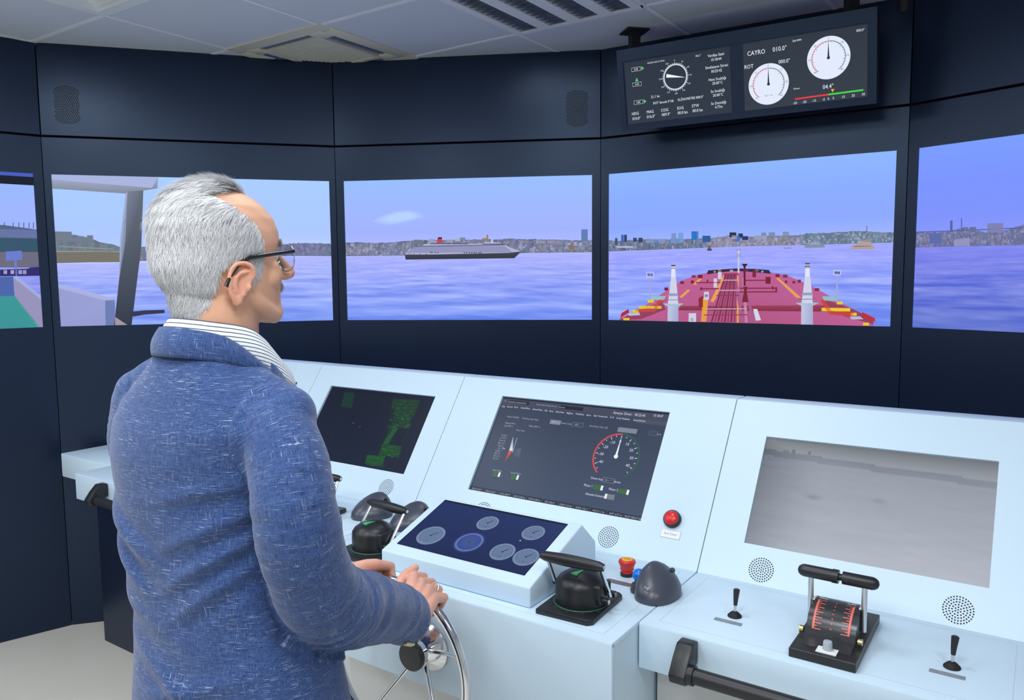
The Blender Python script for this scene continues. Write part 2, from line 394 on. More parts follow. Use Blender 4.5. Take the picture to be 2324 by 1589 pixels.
# ------------------------------------------------------------------ ceiling cassette air conditioner
def make_ac():
    s, q = GS - 2.5 * TS, GQ - 0.5 * TQ
    r = thing('air_conditioner', 'cream square ceiling cassette air conditioner with four slots and slatted grille', 'air conditioner', at_local(s, q, CEIL + 0.007))
    hs, hq = 0.318, 0.312; b = MB()
    def sq(h, hy): return (-h, h, -hy, hy)
    # face plate: outer border, slots, inner border
    zt, zb = -0.034, -0.02
    b.prism([(-hs, 0), (hs, 0), (hs, -0.005), (hs - 0.02, -0.011), (-hs + 0.02, -0.011), (-hs, -0.005)], -hq, -hq + 0.075, 'y')
    b.prism([(-hs, 0), (hs, 0), (hs, -0.005), (hs - 0.02, -0.011), (-hs + 0.02, -0.011), (-hs, -0.005)], hq - 0.075, hq, 'y')
    b.box(-hs, -hs + 0.075, -hq + 0.07, hq - 0.07, -0.011, 0, 0.003, 2); b.box(hs - 0.075, hs, -hq + 0.07, hq - 0.07, -0.011, 0, 0.003, 2)
    i0 = 0.19
    b.plate((-i0, i0, -i0, i0), (-0.165, 0.165, -0.165, 0.165), -0.014, 0.0, M=Matrix(((1, 0, 0, 0), (0, 0, 1, 0), (0, 1, 0, 0), (0, 0, 0, 1))))
    for sx in (-1, 1):
        for sy in (-1, 1): b.box(min(sx * 0.165, sx * 0.25), max(sx * 0.165, sx * 0.25), min(sy * 0.165, sy * 0.245), max(sy * 0.165, sy * 0.245), -0.012, 0, 0.003, 2)
    b.build('face_plate', CREAM, r, 40)
    for k in range(4):
        M = RZ(k * math.pi / 2)
        MB().box(-0.165, 0.165, 0.19, 0.245, -0.002, 0.0, M=M).build('air_slot', GREYB, r)
        f = MB(); f.prism([(0.196, -0.004), (0.2, -0.002), (0.236, -0.009), (0.232, -0.011)], -0.155, 0.155, 'x', M=M); f.build('flap', mat('flap_blue_grey', (0.10, 0.15, 0.26), 0.35, srgb=False), r)
    g = MB(); g.box(-0.165, 0.165, -0.165, 0.165, -0.008, -0.002); gr = g.build('grille', CREAM_D, r)
    sl = None
    for i in range(22):
        y = -0.16 + 0.32 * i / 21
        if sl is None: o = MB().box(-0.163, 0.163, -0.004, 0.004, -0.0098, -0.007, 0.001, 1).build('slat', CREAM, gr); sl = o.data
        else: o = bpy.data.objects.new('slat', sl); link(o, gr)
        o.location = (0, y, 0)
make_ac()
# ------------------------------------------------------------------ square air diffuser
def make_diffuser():
    s, q = GS - 2.5 * TS, GQ - 2.5 * TQ
    r = thing('air_diffuser', 'white square ceiling air diffuser with nested stepped rings', 'air vent', at_local(s, q, CEIL))
    MX = Matrix(((1, 0, 0, 0), (0, 0, 1, 0), (0, 1, 0, 0), (0, 0, 0, 1)))
    h, hq = TS / 2 - 0.005, TQ / 2 - 0.005
    MB().plate((-h, h, -hq, hq), (-0.235, 0.235, -0.235, 0.235), -0.006, 0.01, M=MX).build('frame', VENTW, r)
    for k in range(6):
        a = 0.235 - 0.036 * k; b = MB(); z0, z1 = -0.012 - 0.001 * k, 0.02
        o4 = [(-a, -a, z0), (a, -a, z0), (a, a, z0), (-a, a, z0)]; c = a - 0.032; i4 = [(-c, -c, z1), (c, -c, z1), (c, c, z1), (-c, c, z1)]
        o5 = [(x, y, z + 0.004) for x, y, z in o4]; vs = o4 + i4 + o5
        b.add(vs, [(i, (i + 1) % 4, 4 + (i + 1) % 4, 4 + i) for i in range(4)] + [(i, (i + 1) % 4, 8 + (i + 1) % 4, 8 + i) for i in range(4)])
        b.build('ring', VENTW, r)
    MB().box(-0.24, 0.24, -0.24, 0.24, 0.021, 0.024).build('throat', GREYB, r)
    MB().lathe([(0.006, -0.009), (0.006, -0.006)], 12, M=T(h - 0.03, hq - 0.03, 0)).build('screw', STEEL, r)
make_diffuser()

# ================================================================== WALL SCREENS
Q = {2: [(120, 392), (743, 410), (750, 726), (137, 748)], 3: [(778, 412.4), (1344, 397.4), (1343.5, 720.2), (786.6, 725.9)],
     4: [(1381, 395.3), (2036.3, 340.4), (2021.7, 742.9), (1380.1, 723.7)]}
def projq(k):
    """corners of wall screen k as the photograph's lens sees them (for typing picture coordinates)"""
    PM, w = panel_matrix(k); out = []
    inv = SC.camera.matrix_world.inverted()
    for x, z in ((-1, 1), (1, 1), (1, -1), (-1, -1)):
        p = inv @ (PM @ Vector((x * SCR_W / 2, 0.004, SCR_Z + SCR_H / 2 + z * SCR_H / 2))); out.append((1162 + F_PX * p.x / -p.z, 794.5 - F_PX * p.y / -p.z))
    return out
Q[1] = projq(1); Q[5] = projq(5)
def sky_sea(p, wl, sky, seaa, seed, vl=None):
    """sky above the water line wl(u)->v, sea below"""
    n = 24
    for i in range(n):
        u0, u1 = i / n, (i + 1) / n; prev = None
        st = [0, 0.35, 0.7, 1.0]
        for a, b in zip(st[:-1], st[1:]):
            ca = tuple(np.array(sky[0]) * 0 + np.array(sky[st.index(a)])); cb = tuple(sky[st.index(b)])
            p.poly_uv([(u0, wl(u0) * a), (u1, wl(u1) * a), (u1, wl(u1) * b), (u0, wl(u0) * b)], [ca, ca, cb, cb])
    def fn(U, Vv):
        vh = np.vectorize(wl)(U); t = Vv; V = vh + (1 - vh) * t
        y = np.log(t + 0.035) * 9; x = U * 2.4 / (t * 0.6 + 0.10)
        nse = 0.5 * vnoise(x, y * 1.3, seed) + 0.3 * vnoise(x * 2.3 + 5, y * 3.1, seed + 1) + 0.2 * vnoise(x * 5, y * 6.3, seed + 2) - 0.5
        far, near, = np.array(seaa[0], float), np.array(seaa[1], float)
        c = far[None, None] * (1 - t[..., None]) + near[None, None] * t[..., None]
        amp = (0.35 + 0.9 * np.minimum(1, t * 2.2))[..., None]
        return c + nse[..., None] * amp * np.array([74, 64, 28.0])
    # build in sheared coordinates
    nu, nv = 150, 84
    U, Tt = np.meshgrid(np.linspace(0, 1, nu + 1), np.linspace(0, 1, nv + 1) ** 1.5)
    C = fn(U, Tt); VH = np.vectorize(wl)(U); V = VH + (1 - VH) * Tt
    b = len(p.v); p.v += [p._p(u, v) for u, v in zip(U.ravel(), V.ravel())]
    C = np.clip(C, 0, 255) / 255; Cl = np.where(C <= 0.04045, C / 12.92, ((C + 0.055) / 1.055) ** 2.4).reshape(-1, 3)
    for j in range(nv):
        for i in range(nu):
            q = (j * (nu + 1) + i, (j + 1) * (nu + 1) + i, (j + 1) * (nu + 1) + i + 1, j * (nu + 1) + i + 1)
            p.f.append(tuple(b + k for k in q)); p.c.append([(*Cl[k], 1) for k in q])
def jitter(c, a=14): 
    k = random.uniform(-a, a); return tuple(min(255, max(0, v + k + random.uniform(-5, 5))) for v in c)
def interp(pts):
    xs = [p[0] for p in pts]; ys = [p[1] for p in pts]
    return lambda x: float(np.interp(x, xs, ys))
def town(p, x0, x1, top, base, n, pal, hmax=9, hill=(70, 85, 95)):
    hz_ = lambda c: tuple(0.54 * a + 0.46 * b for a, b in zip(c, (128, 140, 190))); pal = [hz_(c) for c in pal]; hill = hz_(hill)
    step = 6; x = x0
    while x < x1:
        xe = min(x + step, x1); p.poly([(x, top(x) + random.uniform(-1, 1)), (xe, top(xe) + random.uniform(-1, 1)), (xe, base(xe)), (x, base(x))], jitter(hill, 10)); x = xe
    p.up()
    for i in range(n):
        x = random.uniform(x0, x1 - 2); f = random.random() ** 0.8; t, b = top(x) + 2, base(x); y = t + (b - t) * f; w = random.uniform(2, 7); h = random.uniform(2, hmax)
        p.poly([(x, max(t, y - h)), (min(x1, x + w), max(t, y - h)), (min(x1, x + w), min(b, y + 1)), (x, min(b, y + 1))], jitter(random.choice(pal), 11))
        if i % 90 == 89: p.up()
    p.up()
PAL = [(150, 150, 165), (120, 120, 140), (165, 150, 150), (95, 100, 120), (175, 175, 190), (140, 115, 110), (85, 95, 110), (110, 125, 110)]
def wall_screen(k, label, p):
    PM, w = panel_matrix(k)
    r = thing('wall_screen', label, 'screen', PM @ T(0, 0, SCR_Z + SCR_H / 2), 'simulator wall screens')
    MB().box(-SCR_W / 2 - 0.01, SCR_W / 2 + 0.01, 0.006, 0.045, -SCR_H / 2 - 0.01, SCR_H / 2 + 0.01).build('display_body', BLACK_M, r)
    p.build('picture', r, SCREEN, T(0, 0.0055, 0))
# --- screen 3: liner
def pic3():
    p = Pic(SCR_W, SCR_H, Q[3]); z = lambda x, y: (760 + x / 3.873, 360 + y / 3.873)
    wl = lambda u: 0.536 - 0.002 * u
    sky_sea(p, wl, [(152, 190, 255), (158, 184, 255), (162, 178, 255), (182, 192, 255)], [(174, 180, 254), (122, 150, 244)], 3)
    p.up()
    # cloud wisp
    C = [(310, 552), (400, 500), (520, 462), (640, 448), (740, 470), (800, 508), (700, 545), (560, 575), (450, 590), (360, 570)]
    cu = [p.uv(*z(*c)) for c in C]; cc = p.uv(*z(590, 510))
    for a, b in zip(cu, cu[1:] + cu[:1]):
        m1 = tuple((np.array(a) * 0.5 + np.array(cc) * 0.5)); m2 = tuple((np.array(b) * 0.5 + np.array(cc) * 0.5))
        p.poly_uv([cc, m1, m2][::-1], [(186, 212, 255), (182, 208, 255), (182, 208, 255)]); p.poly_uv([a, b, m2, m1], [(164, 183, 255), (164, 183, 255), (182, 208, 255), (182, 208, 255)])
    p.up()
    top = interp([z(80, 742), z(200, 735), z(330, 742), z(520, 735), z(640, 722), z(900, 712), z(1200, 708), z(1480, 705), z(1560, 695), z(1650, 705), z(1760, 702), z(1900, 704), z(2100, 710), z(2262, 704)])
    base = interp([z(80, 858), z(600, 850), z(1200, 838), z(1700, 822), z(2262, 812)])
    town(p, 780, 1344, top, base, 900, PAL, 8, (92, 98, 112))
    for (x0, y0, x1, y1, c) in ((690, 712, 768, 750, (110, 118, 138)), (783, 714, 812, 748, (90, 100, 120)), (825, 705, 880, 740, (150, 158, 185)), (985, 708, 1040, 735, (150, 155, 180)), (1058, 700, 1105, 722, (165, 175, 205)), (1100, 690, 1150, 712, (120, 135, 170)), (1300, 694, 1352, 715, (150, 130, 95)), (1338, 665, 1350, 705, (140, 115, 70)), (2168, 614, 2224, 718, (95, 125, 180)), (2060, 755, 2110, 790, (140, 110, 90))):
        p.poly([z(x0, y0), z(x1, y0), z(x1, y1), z(x0, y1)], c)
    p.up()
    # liner: hull, white decks, funnel, masts
    p.poly([z(612, 836), z(1640, 812), z(1580, 868), z(620, 885)], [(66, 70, 92), (60, 66, 80), (52, 56, 62), (46, 48, 60)])
    p.up()
    p.poly([z(615, 842), z(650, 795), z(760, 768), z(790, 748), z(1150, 745), z(1300, 742), z(1330, 728), z(1420, 732), z(1480, 742), z(1545, 775), z(1640, 808), z(1530, 822), z(900, 838)], [(176, 178, 214)] * 13)
    p.up()
    for j in range(9):
        y = 772 + j * 6.4; x0 = 700 - j * 9; p.strip([z(x0, y), z(1500 + j * 8, y - 8)], 0.0035, (128, 130, 172))
    for j in range(60): 
        x = 690 + j * 13.6; p.strip([z(x, 772), z(x - 3, 822)], 0.0022, (150, 152, 190))
    p.strip([z(700, 770), z(1500, 752)], 0.006, (84, 88, 120)); p.strip([z(840, 745), z(1170, 745)], 0.006, (70, 80, 110)); p.strip([z(1300, 746), z(1490, 746)], 0.006, (84, 90, 125))
    p.up()
    for x in (835, 850, 880, 900, 1135, 1155, 1180, 1200, 1222, 1240, 1265, 1282): p.poly([z(x, 818), z(x + 12, 818), z(x + 12, 827), z(x, 827)], (66, 70, 100))
    for x in (640, 660, 690, 740, 800): p.poly([z(x, 832), z(x + 10, 832), z(x + 10, 838), z(x, 838)], (66, 70, 100))
    p.poly([z(893, 742), z(905, 694), z(944, 690), z(944, 735)], (196, 62, 84)); p.up()
    p.poly([z(905, 705), z(912, 688), z(940, 688), z(944, 702)], (44, 40, 56)); p.poly([z(1372, 735), z(1380, 690), z(1388, 690), z(1396, 735)], (190, 195, 225))
    wall_screen(3, 'wall screen showing a black-hulled liner off a hazy city', p)
pic3()
# --- screen 4: tanker foredeck
def pic4():
    p = Pic(SCR_W, SCR_H, Q[4]); z = lambda x, y: (1360 + x / 3.228, 320 + y / 3.228)
    w0 = [p.uv(*z(*c))[1] for c in ((68, 812), (1000, 775), (1500, 765), (2160, 745))]; ux = [p.uv(*z(*c))[0] for c in ((68, 812), (1000, 775), (1500, 765), (2160, 745))]
    wl = lambda u: float(np.interp(u, ux, w0))
    sky_sea(p, wl, [(140, 182, 255), (138, 172, 255), (140, 168, 255), (166, 186, 255)], [(162, 168, 255), (128, 156, 246)], 11)
    p.up()
    top = interp([z(68, 722), z(150, 728), z(350, 715), z(500, 718), z(700, 716), z(850, 705), z(950, 690), z(1100, 700), z(1250, 695), z(1450, 690), z(1520, 676), z(1700, 672), z(1850, 660), z(1950, 662), z(2050, 668), z(2165, 672)])
    base = interp([z(68, 806), z(400, 794), z(800, 780), z(1000, 772), z(1500, 762), z(2165, 745)])
    town(p, 1381, 1600, top, base, 330, [(120, 128, 150), (85, 100, 105), (150, 155, 175), (96, 84, 84), (66, 84, 92)], 8, (82, 100, 112))
    town(p, 1600, 1820, top, base, 520, [(170, 160, 175), (150, 130, 130), (120, 115, 125), (180, 170, 180), (140, 115, 105)], 7, (112, 114, 130))
    town(p, 1820, 2032, top, base, 150, [(120, 140, 140), (150, 165, 180), (90, 120, 110), (165, 175, 195)], 5, (84, 112, 110))
    B = [(157, 684, 175, 735, (52, 96, 168)), (178, 684, 198, 735, (36, 62, 112)), (243, 706, 270, 735, (60, 72, 100)), (282, 706, 312, 740, (56, 66, 96)), (340, 716, 480, 745, (130, 146, 180)), (395, 722, 425, 752, (70, 120, 190)), (522, 672, 556, 740, (120, 150, 205)), (572, 670, 608, 740, (120, 156, 214)), (512, 712, 590, 748, (110, 140, 190)), (668, 660, 718, 722, (44, 112, 196)), (708, 660, 720, 722, (120, 150, 190)), (748, 692, 806, 738, (42, 92, 158)), (946, 668, 996, 704, (38, 46, 72)), (962, 690, 1000, 716, (160, 160, 180)), (1010, 676, 1044, 706, (30, 44, 84)), (986, 690, 1022, 735, (72, 110, 190)), (1040, 696, 1084, 724, (34, 54, 110)), (1180, 670, 1216, 696, (120, 140, 168)), (1234, 668, 1280, 696, (118, 142, 168)), (1338, 664, 1384, 694, (126, 146, 178)), (1130, 690, 1220, 720, (150, 156, 180)), (125, 768, 245, 778, (190, 195, 215)), (112, 708, 130, 760, (60, 84, 100))]
    for x0, y0, x1, y1, c in B: p.poly([z(x0, y0), z(x1, y0), z(x1, y1), z(x0, y1)], c)
    p.strip([z(1960, 620), z(1960, 662)], 0.004, (96, 106, 140)); p.strip([z(1856, 655), z(1862, 690)], 0.006, (150, 165, 200))
    p.up()
    p.poly([z(782, 786), z(815, 786), z(818, 802), z(784, 802)], (84, 74, 92)); p.poly([z(790, 766), z(806, 766), z(808, 788), z(790, 788)], (100, 90, 92))
    p.poly([z(1498, 762), z(1640, 756), z(1650, 780), z(1500, 784)], (132, 142, 168)); p.poly([z(1545, 740), z(1610, 738), z(1618, 760), z(1540, 762)], (150, 158, 186)); p.poly([z(1340, 782), z(1410, 782), z(1400, 787), z(1350, 788)], (120, 130, 175))
    p.poly([z(1838, 788), z(1850, 765), z(1880, 760), z(1905, 732), z(1990, 738), z(2010, 770), z(2024, 788), z(1990, 796), z(1850, 796)], (176, 158, 158)); p.poly([z(1930, 722), z(1985, 722), z(1985, 740), z(1930, 740)], (150, 140, 150))
    p.poly([z(1865, 768), z(1995, 768), z(1995, 776), z(1865, 776)], (110, 104, 130))
    p.up()
    # deck
    D = [(140, 1310), (150, 1290), (290, 1230), (430, 1130), (500, 1080), (570, 1030), (680, 990), (790, 960), (1000, 938), (1240, 962), (1370, 985), (1500, 1040), (1580, 1080), (1690, 1140), (1830, 1220), (1930, 1270), (2000, 1310), (2010, 1370)]
    deck_hi, deck_lo = (190, 96, 150), (176, 84, 130)
    cpt = z(1030, 1400); n = len(D)
    for a, b in zip(D[:-1], D[1:]): p.poly([z(*a), z(*b), cpt], [deck_hi, deck_hi, deck_lo])
    p.up()
    p.poly([z(590, 1205), z(1640, 1205), z(1660, 1252), z(570, 1236)], [(150, 60, 84), (160, 64, 88), (128, 46, 70), (128, 48, 70)])       # transverse step
    p.poly([z(140, 1310), z(300, 1225), z(460, 1175), z(480, 1230), z(300, 1300)], [(150, 62, 96)] * 5); p.poly([z(1640, 1160), z(1850, 1230), z(2010, 1310), z(2010, 1350), z(1700, 1260)], [(150, 62, 96)] * 5)
    p.up()
    p.poly([z(780, 975), z(790, 945), z(900, 938), z(1000, 932), z(1000, 950), z(900, 958)], (40, 40, 62)); p.poly([z(1000, 932), z(1120, 936), z(1235, 944), z(1252, 972), z(1130, 960), z(1000, 950)], (40, 40, 62))
    for x in (838, 1188): p.disc(*p.uv(*z(x, 955)), 0.008, (170, 190, 245), 10)
    for x, c in ((875, (210, 150, 80)), (960, (190, 190, 215)), (1072, (120, 60, 70)), (1150, (210, 150, 80))): p.poly([z(x - 12, 940), z(x + 12, 940), z(x + 12, 956), z(x - 12, 956)], c)
    # yellow walk lines
    OR = (232, 160, 84)
    for quad in (((722, 1006), (746, 1010), (700, 1050), (676, 1048)), ((640, 1085), (660, 1090), (600, 1145), (578, 1140)), ((1286, 1002), (1308, 1004), (1475, 1150), (1440, 1150))): p.poly([z(*c) for c in quad], OR)
    p.poly([z(898, 985), z(912, 985), z(848, 1150), z(828, 1180), z(806, 1172)], OR); p.poly([z(1002, 985), z(1014, 985), z(1014, 1330), z(1000, 1330)], OR); p.poly([z(752, 1150), z(792, 1150), z(776, 1320), z(738, 1320)], (226, 160, 70))
    p.up()
    # pipe rack
    for j in range(8):
        x0 = 918 + j * 11; x1 = 815 + j * 24; p.strip([z(x0, 975), z(x1, 1325)], 0.010, (152, 62, 96) if j % 2 else (120, 44, 74))
    for j, (x0, x1) in enumerate(((1018, 1040), (1050, 1070), (1080, 1120))): p.strip([z(x0 - 28 * (j == 0), 1000 + 120 * (j == 2)), z(x1, 1330)], 0.018, (168, 92, 140) if j != 1 else (190, 130, 170))
    p.up()
    for y, x0, x1 in ((972, 905, 1012), (1018, 895, 1015), (1092, 860, 1020), (1228, 780, 1075), (1272, 760, 1080), (1130, 850, 1020)): p.strip([z(x0, y), z(x1, y)], 0.006, (196, 170, 205) if y in (1228, 1018, 1092) else (140, 56, 84))
    for y, x0, x1 in ((1080, 730, 870), (1035, 700, 880), (1078, 1020, 1290), (1105, 1020, 1290), (1020, 1060, 1210)): p.strip([z(x0, y), z(x1, y)], 0.007, (128, 40, 64))
    for x, y, w, h in ((684, 990, 28, 18), (732, 990, 34, 24), (1300, 985, 30, 24), (1356, 990, 32, 22), (1128, 972, 26, 50), (1230, 1020, 38, 50), (600, 1034, 26, 20), (675, 1030, 22, 22), (1362, 1032, 18, 20), (1420, 1035, 20, 18), (1460, 1028, 24, 24), (1264, 1075, 14, 24), (1290, 1090, 14, 40), (740, 1080, 14, 20), (785, 1022, 10, 18), (484, 1080, 26, 22), (1590, 1090, 34, 22)):
        p.poly([z(x - w / 2, y - h / 2), z(x + w / 2, y - h / 2), z(x + w / 2, y + h / 2), z(x - w / 2, y + h / 2)], jitter((122, 36, 58), 10))
    p.poly([z(1046, 1065), z(1078, 1065), z(1072, 1100), z(1086, 1180), z(1038, 1180), z(1052, 1100)], (122, 36, 54)); p.poly([z(720, 1150), z(752, 1130), z(752, 1215), z(722, 1215)], (142, 40, 50))
    for x0, y0, x1, y1 in ((862, 958, 888, 1010), (830, 1005, 856, 1072), (760, 1102, 796, 1160), (648, 1258, 702, 1322)): p.poly([z(x0, y0), z(x1, y0), z(x1, y1), z(x0, y1)], (208, 206, 226))
    p.poly([z(1120, 1230), z(1150, 1230), z(1178, 1312), z(1140, 1316)], (214, 212, 232))
    for x, y in ((778, 1132), (674, 1305)): p.disc(*p.uv(*z(x, y)), 0.012, (70, 70, 96), 12)
    # masts at the bow
    p.strip([z(1013, 795), z(1013, 965)], 0.011, (196, 200, 226)); p.strip([z(994, 796), z(1030, 796)], 0.006, (140, 140, 170)); p.disc(*p.uv(*z(1014, 838)), 0.013, (150, 150, 178), 10)
    p.strip([z(1057, 905), z(1057, 1060)], 0.013, (96, 32, 50)); p.poly([z(1036, 898), z(1080, 898), z(1066, 920), z(1050, 920)], (40, 30, 48))
    p.up()
    # hose rails and yellow valves at the sides
    for pts, c, w in (([(260, 1236), (400, 1236), (430, 1170), (480, 1160)], (196, 72, 70), 0.020), ([(300, 1212), (450, 1214)], (220, 190, 50), 0.018), ([(1630, 1165), (1690, 1260), (1860, 1275)], (200, 66, 60), 0.022), ([(1625, 1236), (1838, 1240)], (232, 204, 40), 0.020)): p.strip([z(*c_) for c_ in pts], w, c)
    for x, y in ((262, 1240), (310, 1212), (195, 1300), (1760, 1188), (1864, 1272), (1955, 1345), (372, 1168)): p.poly([z(x - 22, y - 10), z(x + 22, y - 10), z(x + 22, y + 12), z(x - 22, y + 12)], (226, 200, 50))
    p.poly([z(380, 1132), z(480, 1132), z(470, 1162), z(360, 1158)], (150, 190, 200)); p.poly([z(1630, 1140), z(1730, 1140), z(1740, 1175), z(1640, 1170)], (140, 190, 200)); p.poly([z(210, 1256), z(290, 1252), z(294, 1270), z(214, 1274)], (190, 190, 214)); p.poly([z(1832, 1290), z(1910, 1288), z(1936, 1310), z(1850, 1312)], (180, 184, 210))
    p.poly([z(150, 1290), z(158, 1255), z(210, 1225), z(216, 1250)], (180, 40, 56)); p.poly([z(1925, 1255), z(2020, 1302), z(2024, 1330), z(1930, 1290)], (196, 44, 52))
    p.up()
    # two deck crane posts
    for cx, ty, by, ww in ((534, 905, 1322, 1.0), (1518, 895, 1352, 1.12)):
        p.poly([z(cx - 38 * ww, 1195), z(cx + 38 * ww, 1195), z(cx + 40 * ww, by), z(cx - 40 * ww, by)], [(196, 200, 226), (168, 174, 214), (160, 166, 210), (190, 196, 224)])
        p.poly([z(cx - 78 * ww, 1186), z(cx + 78 * ww, 1186), z(cx + 40 * ww, 1208), z(cx - 40 * ww, 1208)], (160, 196, 208)); p.up()
        p.poly([z(cx - 14 * ww, 990), z(cx + 20 * ww, 990), z(cx + 34 * ww, 1130), z(cx + 38 * ww, 1190), z(cx - 38 * ww, 1190), z(cx - 30 * ww, 1130)], [(206, 210, 232)] * 6); p.up()
        p.poly([z(cx - 30 * ww, 1112), z(cx + 34 * ww, 1112), z(cx + 40 * ww, 1132), z(cx - 38 * ww, 1132)], (150, 156, 190))
        p.poly([z(cx - 12 * ww, 920), z(cx + 16 * ww, 920), z(cx + 18 * ww, 992), z(cx - 14 * ww, 992)], (224, 228, 246)); p.poly([z(cx - 14 * ww, ty), z(cx + 18 * ww, ty), z(cx + 18 * ww, 934), z(cx - 14 * ww, 934)], (70, 64, 90)); p.up()
        p.poly([z(cx - 16 * ww, ty + 10), z(cx + 20 * ww, ty + 10), z(cx + 20 * ww, ty + 18), z(cx - 16 * ww, ty + 18)], (214, 214, 236)); p.strip([z(cx - 60 * ww, 1160), z(cx + 60 * ww, 1160)], 0.004, (120, 110, 140))
    for cx, ty, by in ((366, 958, 1160), (1740, 948, 1180)):
        p.strip([z(cx, ty + 40), z(cx, by)], 0.010, (160, 168, 214)); p.strip([z(cx - 26, ty), z(cx + 28, ty), z(cx + 24, ty + 36), z(cx - 24, ty + 36), z(cx - 26, ty)], 0.006, (190, 195, 228)); p.disc(*p.uv(*z(cx - 8, ty + 18)), 0.008, (90, 96, 140), 8); p.disc(*p.uv(*z(cx + 12, ty + 20)), 0.008, (90, 96, 140), 8)
    wall_screen(4, 'wall screen showing the red foredeck of a tanker', p)
pic4()
# --- screen 2: bridge wing pillar
def pic2():
    p = Pic(SCR_W, SCR_H, Q[2]); z = lambda x, y: (0 + x, y)
    wl_px = interp([(120, 601), (330, 597), (480, 590), (655, 581), (750, 580)])
    us = np.linspace(0, 1, 30); 
    xs = [120 + (747 - 120) * u for u in us]; vv = [p.uv(x, wl_px(x))[1] for x in xs]
    wl = lambda u: float(np.interp(u, us, vv))
    sky_sea(p, wl, [(168, 205, 255), (170, 202, 255), (172, 200, 255), (196, 212, 255)], [(178, 186, 255), (128, 156, 244)], 23)
    p.up()
    top = interp([(120, 528), (165, 532), (200, 538), (230, 550), (262, 556), (300, 568), (330, 560), (400, 560), (520, 560), (655, 552), (700, 550), (747, 552)]); base = interp([(120, 600), (300, 594), (480, 590), (655, 580), (750, 580)])
    town(p, 126, 330, top, base, 60, [(110, 118, 104), (96, 106, 92), (120, 120, 112)], 4, (92, 106, 98))
    town(p, 330, 747, top, base, 420, [(104, 108, 140), (84, 90, 120), (120, 118, 140), (96, 92, 104)], 8, (88, 92, 116))
    p.poly([(126, 525), (165, 526), (165, 540), (200, 540), (200, 534), (214, 534), (214, 550), (126, 548)], (112, 124, 140)); p.strip([(135, 560), (260, 566)], 0.008, (140, 145, 130)); p.strip([(128, 572), (320, 572)], 0.008, (146, 150, 140))
    p.poly([(128, 574), (255, 572), (320, 578), (320, 596), (128, 598)], (118, 114, 104))
    p.up()
    # pale wing bulwark and the grey window pillar
    p.poly([(126, 648), (262, 682), (262, 692), (126, 660)], (170, 176, 226)); p.poly([(126, 658), (240, 686), (240, 745), (126, 760)], [(150, 156, 206), (152, 160, 214), (148, 154, 206), (150, 156, 210)]); p.poly([(240, 686), (262, 684), (262, 745), (240, 745)], (108, 124, 178))
    p.up()
    p.poly([(118, 388), (364, 396), (362, 425), (290, 437), (120, 425)], [(166, 178, 214), (160, 172, 205), (132, 140, 160), (130, 136, 152), (130, 140, 158)]); p.up()
    p.poly([(118, 384), (364, 392), (362, 402), (350, 424), (120, 404)], (168, 180, 222)); p.up()
    p.poly([(294, 432), (330, 430), (324, 560), (300, 748), (260, 750), (272, 640), (280, 540)], [(120, 130, 150), (96, 104, 120), (80, 86, 98), (46, 54, 72), (46, 54, 70), (70, 76, 90), (96, 106, 128)])
    p.poly([(290, 436), (294, 432), (288, 545), (272, 640), (276, 545)], (156, 170, 205)); p.up()
    p.poly([(262, 744), (262, 724), (290, 748)], (160, 150, 160)); p.poly([(296, 712), (330, 708), (375, 706), (375, 714), (330, 718), (298, 724)], (52, 54, 78))
    wall_screen(2, 'wall screen showing a grey window pillar and wooded shore', p)
pic2()
# --- screen 1: bridge wing, green deck
def pic1():
    p = Pic(SCR_W, SCR_H, Q[1])
    vv = p.uv(60, 607)[1]; wl = lambda u: vv
    sky_sea(p, wl, [(150, 185, 255), (158, 182, 255), (160, 180, 255), (180, 196, 255)], [(150, 155, 245), (120, 140, 230)], 31)
    p.up()
    q1 = lambda x, y: p.uv(x, y)
    u0 = 0.0
    vt = [q1(60, y)[1] for y in (400, 413)]
    p.rect_uv(0, 0, 1, 1.02 * q1(75, 403)[1], (70, 92, 190)); p.up(); 
    v1, v2 = q1(76, 402)[1], q1(78, 421)[1]; p.rect_uv(0, v1, 1, v2, (14, 22, 40)); p.up()
    p.poly_uv([(0, q1(0, 515)[1]), (0.6, q1(0, 515)[1]), (0.75, q1(10, 512)[1]), (0.9, q1(50, 512)[1]), (1, q1(85, 521)[1]), (1, vv), (0, vv)], [(84, 98, 130)] * 5 + [(96, 104, 120)] * 2)
    p.up(); p.poly([(0, 520), (88, 522), (90, 540), (0, 538)], (100, 115, 165)); p.poly([(0, 540), (88, 542), (90, 572), (0, 572)], (52, 84, 108)); p.poly([(0, 572), (90, 572), (90, 604), (0, 606)], (108, 106, 126))
    for x in (10, 30, 43, 54, 66, 76): p.strip([(x, 505), (x, 518)], 0.005, (80, 96, 150))
    p.up()
    p.poly([(0, 612), (62, 610), (70, 607), (92, 606), (92, 626), (0, 627)], (44, 40, 110)); p.poly([(13, 571), (49, 569), (51, 590), (14, 592)], (104, 124, 205)); p.strip([(35, 592), (38, 628)], 0.012, (110, 124, 210))
    for x in (12, 28, 46, 56): p.poly([(x - 4, 613), (x + 4, 613), (x + 4, 622), (x - 4, 622)], (190, 180, 220))
    p.up()
    p.poly_uv([(0, q1(0, 630)[1]), q1(30, 628), q1(33, 672), (0, q1(0, 674)[1])], (76, 100, 170)); p.poly_uv([(0, q1(0, 672)[1]), q1(33, 671), q1(92, 752), q1(60, 770), (0, 1)], [(58, 146, 148), (58, 150, 150), (56, 152, 150), (58, 146, 150), (50, 140, 150)])
    p.poly([(30, 628), (40, 627), (98, 672), (98, 680), (40, 640)], (160, 172, 224)); p.poly([(30, 632), (44, 640), (98, 680), (100, 760), (85, 745), (34, 674)], [(150, 146, 186)] * 6)
    wall_screen(1, 'wall screen at left edge showing a green bridge wing', p)
pic1()
